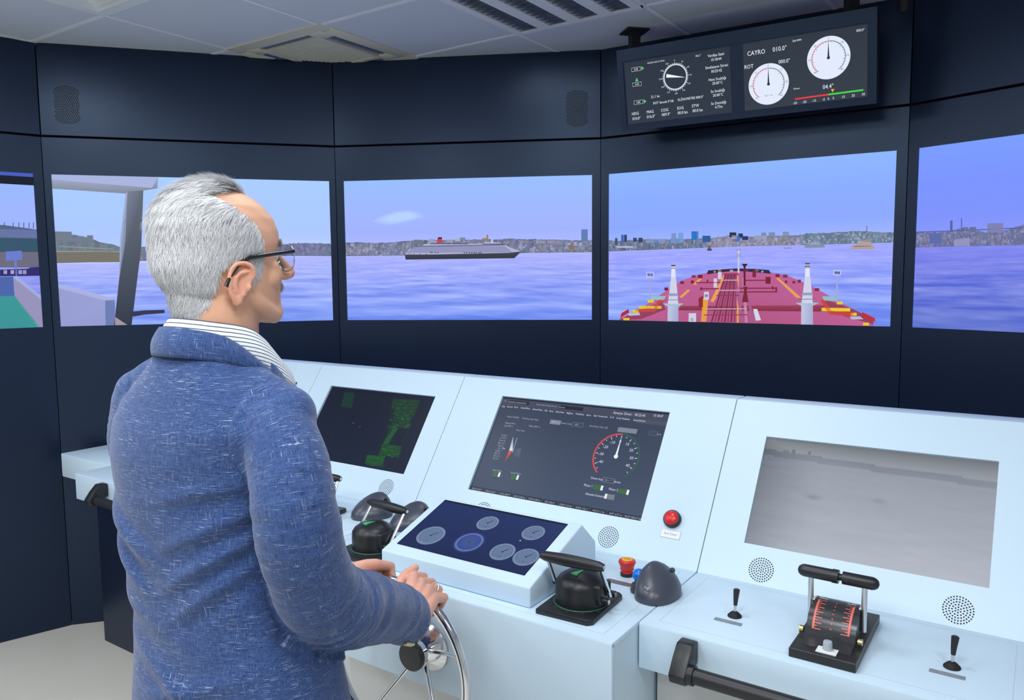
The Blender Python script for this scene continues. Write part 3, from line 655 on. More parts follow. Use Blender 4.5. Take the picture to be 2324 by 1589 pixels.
def pic5():
    p = Pic(SCR_W, SCR_H, Q[5]); vv = p.uv(2120, 560)[1]; wl = lambda u: vv
    sky_sea(p, wl, [(122, 156, 255), (122, 148, 255), (126, 146, 252), (142, 156, 245)], [(132, 138, 240), (92, 112, 205)], 41)
    p.up(); z = lambda x, y: (2040 + x / 2.148, 260 + y / 2.148)
    top = interp([z(85, 572), z(150, 575), z(240, 572), z(320, 548), z(420, 575), z(500, 570), z(610, 535), (2900, 505)]); base = interp([z(85, 648), z(610, 636), (2900, 560)])
    town(p, 2076, 2324, top, base, 420, [(110, 98, 130), (84, 90, 130), (130, 112, 130), (86, 100, 120), (150, 140, 170)], 8, (84, 88, 124))
    u0 = p.uv(2318, 530)[0]; p.rect_uv(u0, vv - 0.055, 1, vv, (100, 108, 146)); p.up()
    for i in range(380):
        u = random.uniform(u0, 0.992); v = vv - random.random() * 0.075; w_ = random.uniform(0.004, 0.012); h_ = random.uniform(0.006, 0.018); p.rect_uv(u, v - h_, min(1, u + w_), min(vv, v), jitter(random.choice([(118, 116, 152), (104, 110, 156), (134, 126, 152), (106, 118, 150)]), 9))
    p.up()
    p.poly([z(430, 530), z(508, 530), z(508, 575), z(430, 575)], (126, 128, 176)); p.poly([z(345, 548), z(376, 548), z(376, 575), z(345, 575)], (104, 110, 160)); p.poly([z(268, 610), z(345, 600), z(345, 640), z(268, 642)], (146, 146, 188)); p.poly([z(145, 580), z(210, 580), z(205, 630), z(150, 630)], (90, 106, 170))
    p.strip([z(252, 517), z(252, 572)], 0.006, (84, 92, 160)); p.strip([z(258, 517), z(258, 572)], 0.006, (84, 92, 160)); p.strip([z(305, 505), z(305, 560)], 0.005, (84, 92, 160)); p.strip([z(85, 573), z(255, 568), z(610, 552)], 0.005, (84, 92, 160))
    wall_screen(5, 'wall screen at right edge showing a bridge and shore town', p)
pic5()

# ================================================================== HANGING INSTRUMENT DISPLAY
MON_W, MON_H = 0.443, 0.249
def make_overhead():
    yaw = R_(-31.5); tilt = R_(11.0)
    M = T(0.892, 3.1455, 2.379) @ RZ(yaw) @ RX(tilt)
    r = thing('overhead_display', 'long black instrument display hung from the ceiling with two lit screens', 'display', M)
    MB().box(-0.50, 0.50, 0.008, 0.075, -0.152, 0.178, 0.004, 2).build('housing', BLACK, r)
    fr = MB(); fr.plate((-0.50, 0.50, -0.152, 0.178), (-0.475, 0.475, -0.130, 0.130), 0.0, 0.010); fr.build('front_frame', PANEL, r)
    fm = MB(); fm.box(-0.478, 0.478, 0.004, 0.009, -0.132, 0.132); fm.build('backing', PANEL, r)
    inv = M.inverted()
    for x in (-0.46, 0.40):
        t = MB(); top = inv @ (M @ Vector((x, 0.10, 0.0))); W0 = M @ Vector((x, 0.09, 0.12))
        a = inv @ W0; b = inv @ Vector((W0.x, W0.y, CEIL - 0.004))
        t.tube([a, b], 0.028, 4); t.build('hanger_post', BLACK_M, r)
        u = MB(); c = inv @ Vector((W0.x, W0.y, CEIL - 0.001)); c0 = inv @ Vector((W0.x, W0.y, CEIL - 0.006)); u.tube([c0, c], 0.07, 4); u.build('ceiling_plate', BLACK_M, r)
    # left screen
    zl = lambda x, y: (1410 + x / 7.946, 90 + y / 7.946)
    pl = Pic(MON_W, MON_H, [(1420, 145), (1659, 104.4), (1662, 255.6), (1428.8, 282)]); WH = (232, 240, 250)
    pl.rect_uv(0, 0, 1, 1, (42, 50, 64), (46, 55, 70)); pl.up()
    def tx(p, z, s, x, y, size, col=WH, al='c'): u, v = p.uv(*z(x, y)); p.text(s, u, v - size * 0.02, size * 0.9, col, al, 0.86)
    for s, x, y, sz in (('HDG', 270, 1360, 0.075), ('010.0°', 292, 1445, 0.075), ('MAG', 533, 1328, 0.075), ('016.0°', 548, 1412, 0.075), ('COG', 790, 1298, 0.075), ('009.9°', 815, 1375, 0.075), ('SOG', 1070, 1262, 0.075), ('00.0 kn', 1110, 1342, 0.075), ('STW', 1342, 1222, 0.075), ('00.0 kn', 1380, 1305, 0.075),
                        ('21.1 kn', 625, 1055, 0.068), ('ROT Sancak 0°/dk', 770, 1150, 0.062), ('KLİNOMETRE 000.0°', 1255, 1085, 0.062), ('Vardiya Saati', 1722, 300, 0.066), ('15:18:44', 1725, 380, 0.066), ('Simülasyon Süresi', 1732, 510, 0.066), ('00:25:42', 1732, 590, 0.066), ('Hava Sıcaklığı', 1742, 735, 0.066), ('20.00°C', 1745, 808, 0.066), ('Su Sıcaklığı', 1748, 950, 0.066), ('20.00°C', 1752, 1025, 0.066), ('Su Derinliği', 1760, 1168, 0.066), ('4.77m', 1762, 1240, 0.066), ('RÜZGAR HIZI VE YÖNÜ', 640, 425, 0.036), ('102.1°', 1400, 312, 0.048)):
        tx(pl, zl, s, x, y, sz)
    for x, y, pos in ((285, 545, 'r'), (302, 812, 't'), (325, 1132, 'r')):
        u, v = pl.uv(*zl(x, y)); a, b = 0.045, 0.032
        pl.rect_uv(u - a, v - b, u + a, v + b, (190, 200, 212)); pl.up(); pl.rect_uv(u - a + 0.003, v - b + 0.006, u + a - 0.003, v + b - 0.006, (26, 34, 52)); pl.up(); pl.text('0.00', u, v + 0.014, 0.042, WH, 'c'); pl.layer -= 2
        if pos == 'r': pl.poly_uv([(u + a + 0.008, v - 0.036), (u + a + 0.036, v), (u + a + 0.008, v + 0.036)], (90, 200, 110))
        else: pl.poly_uv([(u, v - b - 0.075), (u + 0.016, v - b - 0.015), (u - 0.016, v - b - 0.015)], (90, 200, 110))
    u, v = pl.uv(*zl(985, 680)); Rr = 0.196
    pl.disc(u, v, Rr, WH, 64, Rr - 0.012)
    for i in range(72):
        t = R_(i * 5); L = 0.034 if i % 6 == 0 else (0.024 if i % 2 == 0 else 0.016)
        pl.strip([(u + (Rr) * math.sin(t) * MON_H / MON_W, v - Rr * math.cos(t)), (u + (Rr + L) * math.sin(t) * MON_H / MON_W, v - (Rr + L) * math.cos(t))], 0.008, WH, True)
    for i in range(12):
        t = R_(i * 30); pl.text(str(i * 30), u + (Rr + 0.062) * math.sin(t) * MON_H / MON_W, v - (Rr + 0.062) * math.cos(t) + 0.012, 0.034, (210, 220, 235), 'c')
    pl.up()
    e = [pl.uv(*zl(*c)) for c in ((828, 628), (1170, 686), (822, 692))]; pl.poly_uv(e, (240, 246, 255))
    o = pl.build('screen', r, SCREEN, T(-0.247, -0.0008 + 0.004, 0)); tag(o, 'left screen with wind dial and readouts')
    # right screen
    z3 = lambda x, y: (1360 + x / 3.228, y / 3.228); pr = Pic(MON_W, MON_H, [(1682, 99), (1966, 52.7), (1967, 220), (1686.8, 250)])
    pr.rect_uv(0, 0, 1, 1, (46, 54, 66), (52, 60, 72)); pr.up()
    for s, x, y, sz in (('CAYRO', 1135, 398, 0.105), ('010.0°', 1306, 370, 0.105), ('ROT', 1083, 498, 0.09), ('000.0°', 1340, 458, 0.085), ('Şaft RPM', 1432, 300, 0.044), ('000.0°', 1902, 226, 0.055), ('Dümen', 1432, 652, 0.04), ('04.4°', 1665, 648, 0.095)): tx(pr, z3, s, x, y, sz)
    for (cx, cy, rpx, nums) in ((1226, 612, 152, ('0', '15', '30', '45', '45', '30', '15')), (1666, 420, 160, ('0', '28', '56', '84', '84', '56', '28'))):
        u, v = pr.uv(*z3(cx, cy)); rr = pr.uv(*z3(cx, cy))[1] - pr.uv(*z3(cx, cy - rpx))[1]
        pr.disc(u, v, rr, (226, 234, 252), 56); pr.up()
        pr.disc(u, v, rr * 0.79, (205, 70, 95), 40, rr * 0.76, -140, 0); pr.disc(u, v, rr * 0.79, (70, 120, 100), 40, rr * 0.76, 0, 140)
        for k in range(-14, 15):
            t = R_(k * 10); a, b = rr * 0.77, rr * (0.71 if k % 5 else 0.67); sx = MON_H / MON_W
            pr.strip([(u + a * math.sin(t) * sx, v - a * math.cos(t)), (u + b * math.sin(t) * sx, v - b * math.cos(t))], 0.006, (170, 60, 90) if k < 0 else (60, 100, 90), True)
        for k, s in zip((0, 45, 90, 135, -135, -90, -45), nums): t = R_(k); pr.text(s, u + rr * 0.88 * math.sin(t) * MON_H / MON_W, v - rr * 0.88 * math.cos(t) + 0.012, 0.042, (110, 120, 135), 'c')
        pr.up(); pr.poly_uv([(u - 0.008, v), (u, v - rr * 0.8), (u + 0.008, v)], (40, 44, 56)); pr.disc(u, v, 0.022, (44, 48, 60), 16)
    pr.text('ROT °/dk', *pr.uv(*z3(1228, 700)), 0.03, (70, 80, 95), 'c')
    a, m, b = pr.uv(*z3(1420, 724)), pr.uv(*z3(1668, 692)), pr.uv(*z3(1930, 660))
    pr.strip([a, m], 0.024, (225, 62, 66), True); pr.strip([m, b], 0.024, (70, 215, 70), True)
    for i, s in enumerate(('-35', '-25', '-15', '-5', '0', '5', '15', '25', '35')):
        k = (int(s) + 35) / 70; pr.text(s, a[0] + (b[0] - a[0]) * k, a[1] + (b[1] - a[1]) * k + 0.075, 0.048, WH, 'c')
    u, v = pr.uv(*z3(1700, 680)); pr.poly_uv([(u - 0.014, v - 0.055), (u + 0.014, v - 0.055), (u, v - 0.005)], (236, 170, 60))
    o = pr.build('screen', r, SCREEN, T(0.247, 0.0032, 0)); tag(o, 'right screen with two round gauges')
make_overhead()
def make_rod():
    p = Vector((1.43, 2.93, 0)); r = thing('ceiling_sensor', 'short black rounded cylinder hanging from ceiling beside the long display', 'sensor', T(p.x, p.y, 0))
    MB().lathe([(0.0, 2.552), (0.010, 2.554), (0.017, 2.560), (0.020, 2.57), (0.020, CEIL - 0.006)], 20).build('body', BLACK_M, r, 40)
    MB().lathe([(0.032, CEIL - 0.007), (0.032, CEIL - 0.0005)], 20).build('mount', BLACK_M, r)
make_rod()

# ================================================================== CONSOLE
TILT = R_(54.4)
SL_TOP, SL_BOT = 1.265, 0.858; Q_TOP, Q_BOT = 0.148, -0.144
SIN, COS = math.sin(TILT), math.cos(TILT)
def vz(z): return (z - OZ) / SIN                 # height to distance up the slope
SLOPE = T(0, 0, OZ) @ RX(-(math.pi / 2 - TILT))  # local frame on the slope: x along, z up the slope, -y out
V_TOP, V_BOT = vz(SL_TOP), vz(SL_BOT)
def console_module(s0, s1, qf, screen, label, fz=0.755, cab_q=-0.40, cab=True, cmat=None, speakers=(), pic=None, scr_label=None):
    sc = (s0 + s1) / 2
    r = thing('control_console', label, 'console', at_local(sc, 0, 0), 'ship bridge console modules'); a, b = s0 - sc + 0.0012, s1 - sc - 0.0012; th = 0.012
    # recessed body below the slope plate
    nq, nz = SIN * th, -COS * th
    prof = [(Q_TOP + nq, SL_TOP + nz - 0.004), (0.215, SL_TOP + nz - 0.004), (0.215, fz), (qf + 0.001, fz), (qf + 0.001, SL_BOT - 0.004), (Q_BOT + nq, SL_BOT - 0.004)]
    MB().prism(prof, a + 0.001, b - 0.001, 'x').build('body', WHITE, r)
    t = MB(); t.box(a, b, qf, Q_BOT + 0.004, SL_BOT - 0.012, SL_BOT, 0.002, 2); t.build('desk_top', WHITE, r, 35)
    f = MB(); f.box(a, b, qf - 0.001, qf + 0.012, fz, SL_BOT - 0.002, 0.0015, 2); f.build('fascia', WHITE, r, 35)
    MB().box(a, b, Q_TOP + 0.002, 0.22, SL_TOP - 0.02, SL_TOP, 0.003, 2).build('top_ledge', WHITE, r, 35)
    if cab:
        cmat = cmat or WHITE_D; MB().box(a, b, cab_q + 0.012, 0.21, 0.08, fz).build('cabinet', cmat, r); MB().box(a + 0.01, b - 0.01, cab_q + 0.05, 0.2, 0.0, 0.08).build('plinth', GREYB, r)
        m = (a + b) / 2
        for x0, x1 in ((a + 0.004, m - 0.0015), (m + 0.0015, b - 0.004)):
            d = MB().box(x0, x1, cab_q, cab_q + 0.012, 0.09, fz - 0.006, 0.0015, 1).build('door', cmat, r); kx = (x1 - 0.03) if x1 <= m else (x0 + 0.03)
            MB().lathe([(0.004, 0), (0.004, 0.012), (0.010, 0.014), (0.010, 0.022), (0.0, 0.024)], 14, M=T(kx, cab_q, fz - 0.08) @ RX(math.pi / 2)).build('knob', STEEL, d, 40)
    # thin engraved inset line on the desk
    ml = MB(); 
    for y in (qf + 0.03, Q_BOT - 0.02): ml.box(a + 0.035, b - 0.035, y - 0.0006, y + 0.0006, SL_BOT, SL_BOT + 0.0002)
    for x in (a + 0.035, b - 0.035): ml.box(x - 0.0006, x + 0.0006, qf + 0.03, Q_BOT - 0.02, SL_BOT, SL_BOT + 0.0002)
    ml.build('inset_line', mat('faint_grey_line', (0.52, 0.57, 0.62), 0.5, srgb=False), r)
    if screen:
        cx, cv, w, h = screen[0] - sc, vz(screen[1]), screen[2], screen[3]
        MB().plate((a, b, V_BOT, V_TOP), (cx - w / 2, cx + w / 2, cv - h / 2, cv + h / 2), 0.0, th).build('slope_panel', WHITE, r, M=SLOPE)
        sb = MB().box(cx - w / 2 - 0.004, cx + w / 2 + 0.004, 0.008, 0.03, cv - h / 2 - 0.004, cv + h / 2 + 0.004).build('screen_unit', BLACK_M, r, M=SLOPE)
        if pic is not None:
            o = pic.build('screen_picture', sb, SCREEN_C, T(cx, 0.0078, cv))
            if scr_label: tag(o, scr_label)
    else: MB().box(a, b, 0, th, V_BOT, V_TOP).build('slope_panel', WHITE, r, M=SLOPE)
    for s, z in speakers:
        g = MB(); dots_grille(g, s - sc, vz(z), 'round', r=0.0017); tag(g.build('speaker_holes', BLACK_M, r, M=SLOPE), kind='stuff')
    return r
# --- pictures on the console screens
def picC():
    p = Pic(0.531, 0.2987, [(1739.6, 990.6), (2266.8, 1049), (2245, 1334.9), (1689.8, 1229.9)]); z = lambda x, y: (1600 + x / 2.449, 940 + y / 2.449)
    hl = interp([(0, 0.118), (0.1, 0.125), (0.4, 0.145), (0.6, 0.155), (1, 0.17)])
    def fn(U, V):
        sky = np.array([150, 160, 172.0]); n = vnoise(U * 7, V * 26, 5) * 0.6 + vnoise(U * 17, V * 60, 6) * 0.4 - 0.5
        edge = np.clip(1 - np.minimum(U * 3.2, V * 5), 0, 1) ** 1.5
        g = 142 + 34 * V + n * 8 - 42 * edge; blob = -22 * np.exp(-((U - 0.27) / 0.03) ** 2 - ((V - 0.5) / 0.02) ** 2) - 14 * np.exp(-((U - 0.55) / 0.03) ** 2 - ((V - 0.45) / 0.02) ** 2)
        g = g + blob; c = np.stack([g - 2, g + 4, g + 16], -1); s = (158 - 45 * edge)[..., None] * np.array([0.96, 1.0, 1.06])
        H = np.vectorize(hl)(U); m = (V < H - 0.008)[..., None]; t = ((V >= H - 0.008) & (V < H + 0.05))[..., None]
        return np.where(m, s, np.where(t, c - 16, c))
    p.grid(0, 0, 1, 1, 110, 70, fn); p.up()
    for x0, x1, h in ((430, 442, 12), (446, 462, 9), (478, 497, 12), (570, 586, 6)): 
        u0, v0 = p.uv(*z(x0, 212)); u1, _ = p.uv(*z(x1, 212)); p.rect_uv(u0, v0 - h / 300, u1, v0 + 0.01, (104, 112, 124))
    return p
def picB():
    p = Pic(0.597, 0.336, [(1139.9, 899.4), (1518, 939.6), (1454.5, 1183), (1066.8, 1105.9)]); z = lambda x, y: (1050 + x / 4.648, 880 + y / 4.648); WH = (206, 214, 230); GY = (160, 170, 190)
    p.rect_uv(0, 0, 1, 1, (52, 62, 84), (62, 76, 102)); p.up(); p.rect_uv(0, 0.0, 1, 0.085, (66, 70, 92)); p.rect_uv(0.83, 0.085, 1, 0.125, (72, 78, 98)); p.up()
    p.rect_uv(0, 0.0, 1, 0.012, (16, 20, 34)); p.rect_uv(0, 0.955, 1, 1, (36, 44, 62))
    def t(s, x, y, sz=0.034, c=WH, al='c'): u, v = p.uv(*z(x, y)); p.text(s, u, v + sz * 0.3, sz * 0.9, c, al, 0.80)
    def box(x, y, w, h, c, ci=None):
        u, v = p.uv(*z(x, y)); p.rect_uv(u - w / 2, v - h / 2, u + w / 2, v + h / 2, c)
        if ci: p.up(); p.rect_uv(u - w / 2 + 0.0018, v - h / 2 + 0.003, u + w / 2 - 0.0018, v + h / 2 - 0.003, ci); p.layer -= 1
    box(585, 148, 0.13, 0.034, (30, 34, 52)); box(1125, 212, 0.145, 0.036, (30, 34, 52)); p.up()
    t('1. SENARYO BORNOVA01', 560, 150, 0.026, GY); t('Kaptan Köşkü Yerleşim Durumu', 868, 182, 0.024, GY); t('Bornova', 1030, 203, 0.026, GY); t('Gemi', 435, 130, 0.022, GY)
    t('Senaryo Süresi :  00:25:45', 1735, 280, 0.042); t('15:18:47', 2042, 302, 0.038)
    for s, x, y in (('Dışa', 420, 188), ('Kontrol', 485, 192), ('Fener', 552, 198), ('Sancak/Flama', 648, 208), ('Alamet/Tekne', 775, 225), ('SAR', 862, 236), ('Borsa', 920, 242), ('Demirleme', 1008, 252), ('Bağlama', 1112, 265), ('Yedekleme', 1216, 276), ('Alarm', 1310, 288), ('Seyir Yardımcıları', 1435, 300), ('Tr-Pl', 1553, 314), ('Kritik Müdahale', 1672, 328), ('Ekran/Dürbün', 1845, 350)): t(s, x, y, 0.0285)
    for s, x, y in (('Manuel (VICRPS)', 520, 300), ('Hold Rota (Auto Pilot)', 700, 322), ('Makine RPM: 0', 495, 365), ('Şaft RPM: 0', 475, 392), ('Makine RPM:  0', 745, 400), ('Motor Hızlı', 598, 440), ('Dümen Limiti', 1078, 372), ('Rota Rotayı (Auto Sail)', 1415, 410), ('knot', 2055, 495)): t(s, x, y, 0.028, GY)
    box(962, 358, 0.066, 0.045, (128, 134, 156)); box(1195, 386, 0.066, 0.042, (120, 128, 148), (56, 66, 90)); box(1718, 452, 0.105, 0.045, (126, 132, 152)); box(1990, 485, 0.045, 0.045, (92, 100, 122), (60, 70, 94)); p.up(); t('0.0  —  ⌄', 965, 358, 0.026, WH); t('35.0  ⌄', 1195, 386, 0.026, WH)
    for i, s in enumerate(('Tm İleri', '1/2 Yol İ', 'Yarım Yol', 'Ağır Yol İ', 'Ç.Ağır İ', 'Dur', 'Ç.Ağır T', 'Ağır Tor', 'Yarım To', 'Tam Tor')): t(s, 430 - i * 9.4, 488 + i * 26.6, 0.026, GY)
    # telegraph scale
    a, m, b = p.uv(*z(522, 505)), p.uv(*z(486, 645)), p.uv(*z(440, 760)); p.poly_uv([a, (a[0] + 0.004, a[1]), (m[0] + 0.022, m[1]), m], [(120, 130, 150), (120, 130, 150), (220, 225, 240), (220, 225, 240)]); p.poly_uv([m, (m[0] + 0.022, m[1]), (b[0] + 0.004, b[1]), b], [(220, 100, 60), (200, 90, 60), (120, 40, 50), (150, 40, 40)])
    for i in range(9): u, v = p.uv(*z(560 - i * 5, 520 + i * 17)); p.rect_uv(u, v, u + 0.006, v + 0.006, (200, 206, 220))
    p.poly([z(540, 640), z(612, 620), z(590, 715), z(520, 700)], [(70, 82, 108), (88, 96, 120), (84, 92, 116), (60, 70, 96)]); t('Dur', 430, 622, 0.03)
    # toggles
    def toggle(x, y, on=True, w=0.045): box(x, y, w, 0.046, (54, 104, 62) if on else (120, 124, 138)); p.up(); u, v = p.uv(*z(x, y)); dx = (w / 2 - 0.006) * (1 if on else -1); p.rect_uv(u + dx - 0.006, v - 0.022, u + dx + 0.006, v + 0.022, (232, 236, 246)); p.layer -= 1
    toggle(360, 890); toggle(550, 922); toggle(1420, 1042, w=0.052); toggle(1688, 1090, w=0.055); toggle(1540, 1142, False, 0.052)
    t('İskele Makine', 366, 852, 0.027, GY); t('Sancak Makine', 558, 882, 0.027, GY); t('Motor 1', 1314, 1020, 0.036); t('Motor 2', 1580, 1066, 0.036); t('Nöseden Kumanda', 1390, 1122, 0.034); t('Dümen Açısı', 1405, 950, 0.032); t('derece', 1620, 988, 0.032); box(345, 930, 0.055, 0.034, (84, 94, 116), (56, 66, 90)); box(1528, 970, 0.062, 0.042, (140, 148, 166), (50, 60, 84)); p.up(); t('0.0 — ⌃', 1528, 970, 0.03)
    # rudder dial
    u, v = p.uv(*z(1602, 722)); rr = 0.222; sx = 0.336 / 0.597; p.disc(u, v, rr, (214, 74, 82), 40, rr - 0.014, -142, 0); p.disc(u, v, rr, (50, 96, 70), 40, rr - 0.010, 0, 142)
    for k in range(-9, 10):
        tt = R_(k * 14.6); a_, b_ = rr - 0.02, rr - (0.045 if k % 2 == 0 else 0.033); p.strip([(u + a_ * math.sin(tt) * sx, v - a_ * math.cos(tt)), (u + b_ * math.sin(tt) * sx, v - b_ * math.cos(tt))], 0.006, WH, True)
        if k % 2 == 0 and abs(k) <= 8: c_ = rr - 0.075; p.text(str(k * 5), u + c_ * math.sin(tt) * sx, v - c_ * math.cos(tt) + 0.013, 0.038, WH, 'c')
    p.up(); p.poly_uv([(u - 0.006, v), (u - 0.001, v - rr * 0.78), (u + 0.001, v - rr * 0.78), (u + 0.006, v)], (236, 240, 250)); p.disc(u, v, 0.02, (236, 240, 250), 16)
    # bottom status row
    for i, s in enumerate(('HDG 010.0°', 'MAG 016.0°', 'COG 009.9°', 'SOG 0.00 kn', 'STW 0.00 kn', 'SET 000.0°', 'DRIFT 0.0 kn', 'WDR 102.1°', 'WS 21.1 kn', 'DPT 4.77 m', 'ROT 000.0°/dk')):
        p.text(s, (i + 0.5) / 11, 0.985, 0.024, (170, 178, 196), 'c'); p.rect_uv((i + 1) / 11 - 0.001, 0.955, (i + 1) / 11, 1, (110, 118, 138))
    return p
def picR():
    p = Pic(0.531, 0.2987, [(753.4, 874.9), (984.1, 902.5), (916.1, 1076.1), (676, 1031)]); z = lambda x, y: (680 + x / 4.6725, 840 + y / 4.6725); rng = random.Random(4)
    p.rect_uv(0, 0, 1, 1, (17, 25, 45), (20, 30, 54)); p.up()
    def green(q, c): p.poly([z(*a) for a in q], c)
    G = (26, 92, 44); green([(975, 300), (1255, 320), (1200, 460), (1150, 545), (965, 540), (1000, 410), (955, 380)], (20, 54, 42)); green([(965, 545), (1165, 550), (1145, 605), (1010, 600), (945, 770), (870, 770)], (20, 54, 42)); green([(870, 770), (1070, 795), (1030, 900), (820, 890)], (22, 66, 40)); green([(705, 885), (890, 900), (860, 1010), (680, 980)], (24, 72, 40)); green([(470, 225), (580, 235), (545, 395), (430, 370)], (20, 52, 44))
    p.up(); green([(1010, 600), (1140, 610), (1080, 770), (950, 765)], (18, 28, 48)); green([(1060, 440), (1160, 450), (1125, 525), (1050, 515)], (18, 60, 44)); p.up()
    for i in range(190):
        k = rng.random(); 
        if k < 0.5: x, y = rng.uniform(980, 1200), rng.uniform(310, 600)
        elif k < 0.75: x, y = rng.uniform(700, 860), rng.uniform(890, 1005)
        else: x, y = rng.uniform(850, 1040), rng.uniform(780, 910)
        if k < 0.5: x -= (y - 310) * 0.25
        w = rng.uniform(8, 36); u, v = p.uv(*z(x, y)); p.rect_uv(u, v, u + w / 1300, v + 0.008, (30, 92 + rng.randint(-22, 22), 44))
    for i in range(18): u, v = p.uv(*z(985 - i * 6.5, 600 + i * 9.5)); p.rect_uv(u, v, u + 0.04, v + 0.006, (40, 104, 56))
    p.strip([z(1155, 560), z(980, 1040), z(700, 990)], 0.004, (24, 70, 44)); 
    u, v = p.uv(*z(640, 600)); 
    for k in range(72):
        t = R_(k * 5); sx = 0.2987 / 0.531; p.strip([(u + 0.43 * math.sin(t) * sx, v - 0.43 * math.cos(t)), (u + 0.45 * math.sin(t) * sx, v - 0.45 * math.cos(t))], 0.006, (22, 52, 46), True)
    for x, y, c in ((560, 546, (180, 90, 120)), (628, 588, (170, 80, 90))): a, b = p.uv(*z(x, y)); p.disc(a, b, 0.008, c, 8)
    return p
def picL():
    p = Pic(0.531, 0.2987, [(0, 0), (1, 0), (1, 1), (0, 1)]); p.rect_uv(0, 0, 1, 1, (14, 22, 40), (18, 28, 48)); p.up()
    p.poly_uv([(0.62, 0.25), (0.97, 0.25), (0.97, 0.5), (0.62, 0.5)], [(40, 30, 44), (70, 26, 44), (128, 30, 60), (70, 24, 44)]); p.rect_uv(0.3, 0.08, 0.9, 0.2, (26, 44, 54)); p.rect_uv(0.1, 0.3, 0.5, 0.9, (20, 36, 48))
    return p
console_module(-2.787, -2.062, -0.49, (-2.42, 1.073, 0.531, 0.2987), 'white console module farthest left, half hidden behind the man', cmat=PANEL, cab_q=-0.28, speakers=((-2.205, 0.905), (-2.635, 0.905)), pic=picL(), scr_label='dark screen with a red area')  # dark cabinet material: the shade under this desk is put into its colour
console_module(-2.062, -1.335, -0.49, (-1.694, 1.073, 0.531, 0.2987), 'white console module with the dark green radar screen', speakers=((-1.479, 0.905), (-1.909, 0.905)), pic=picR(), scr_label='dark radar screen with green readouts')
modB = console_module(-1.335, -0.367, -0.615, (-0.8515, 1.0795, 0.597, 0.336), 'wide white console module carrying the steering wheel and rudder dial screen', fz=0.615, cab_q=-0.44, speakers=((-0.633, 0.893), (-1.067, 0.893)), pic=picB(), scr_label='dark control screen with rudder dial')
modC = console_module(-0.367, 0.358, -0.49, (0.0, 1.059, 0.531, 0.2987), 'white console module at right with the grey camera view screen', speakers=((-0.211, 0.889), (0.212, 0.889)), pic=picC(), scr_label='grey camera view of a hazy shore')
def make_wing():
    r = thing('console_wing', 'low white desk wing at the left end of the console by the wall', 'desk', at_local(-2.787, 0, 0))
    poly = [(-0.413, -0.345), (-0.0012, -0.345), (-0.0012, 0.2), (-0.16, 0.2), (-0.413, -0.105)]
    MB().prism(poly, 0.755, 0.858, 'z', 0.003, 2).build('desk_top', WHITE, r, 35)
    MB().prism([(-0.3, -0.26), (-0.01, -0.26), (-0.01, 0.15), (-0.14, 0.15), (-0.3, -0.06)], 0.0, 0.755, 'z').build('pedestal', PANEL, r)
make_wing()
def make_grip(s0, s1, q0, label, z=0.80):
    r = thing('grab_rail', label, 'handrail', at_local((s0 + s1) / 2, q0, z), 'black grab rails'); h = (s1 - s0) / 2
    MB().tube([(-h + 0.004, -0.05, 0), (h - 0.004, -0.05, 0)], 0.0165, 20).build('bar', BLACK, r, 40)
    for sx in (-1, 1):
        x = sx * h; b = MB(); b.prism([(-0.0005, 0.052), (-0.030, 0.052), (-0.052, 0.030), (-0.075, 0.0), (-0.068, -0.018), (-0.05, -0.024), (-0.03, -0.016), (-0.0005, 0.006)], x - 0.018, x + 0.018, 'x', 0.003, 2)
        b.build('bracket', BLACK, r, 35)
        MB().tube([(x - sx * 0.018, -0.05, 0), (x - sx * 0.03, -0.05, 0)], 0.0205, 20).build('collar', BLACK, r, 40)
make_grip(-0.248, 0.24, -0.4915, 'black grab rail under the desk edge of the right console')
make_grip(-2.56, -2.12, -0.4915, 'black grab rail under the left desk, half hidden behind the man')

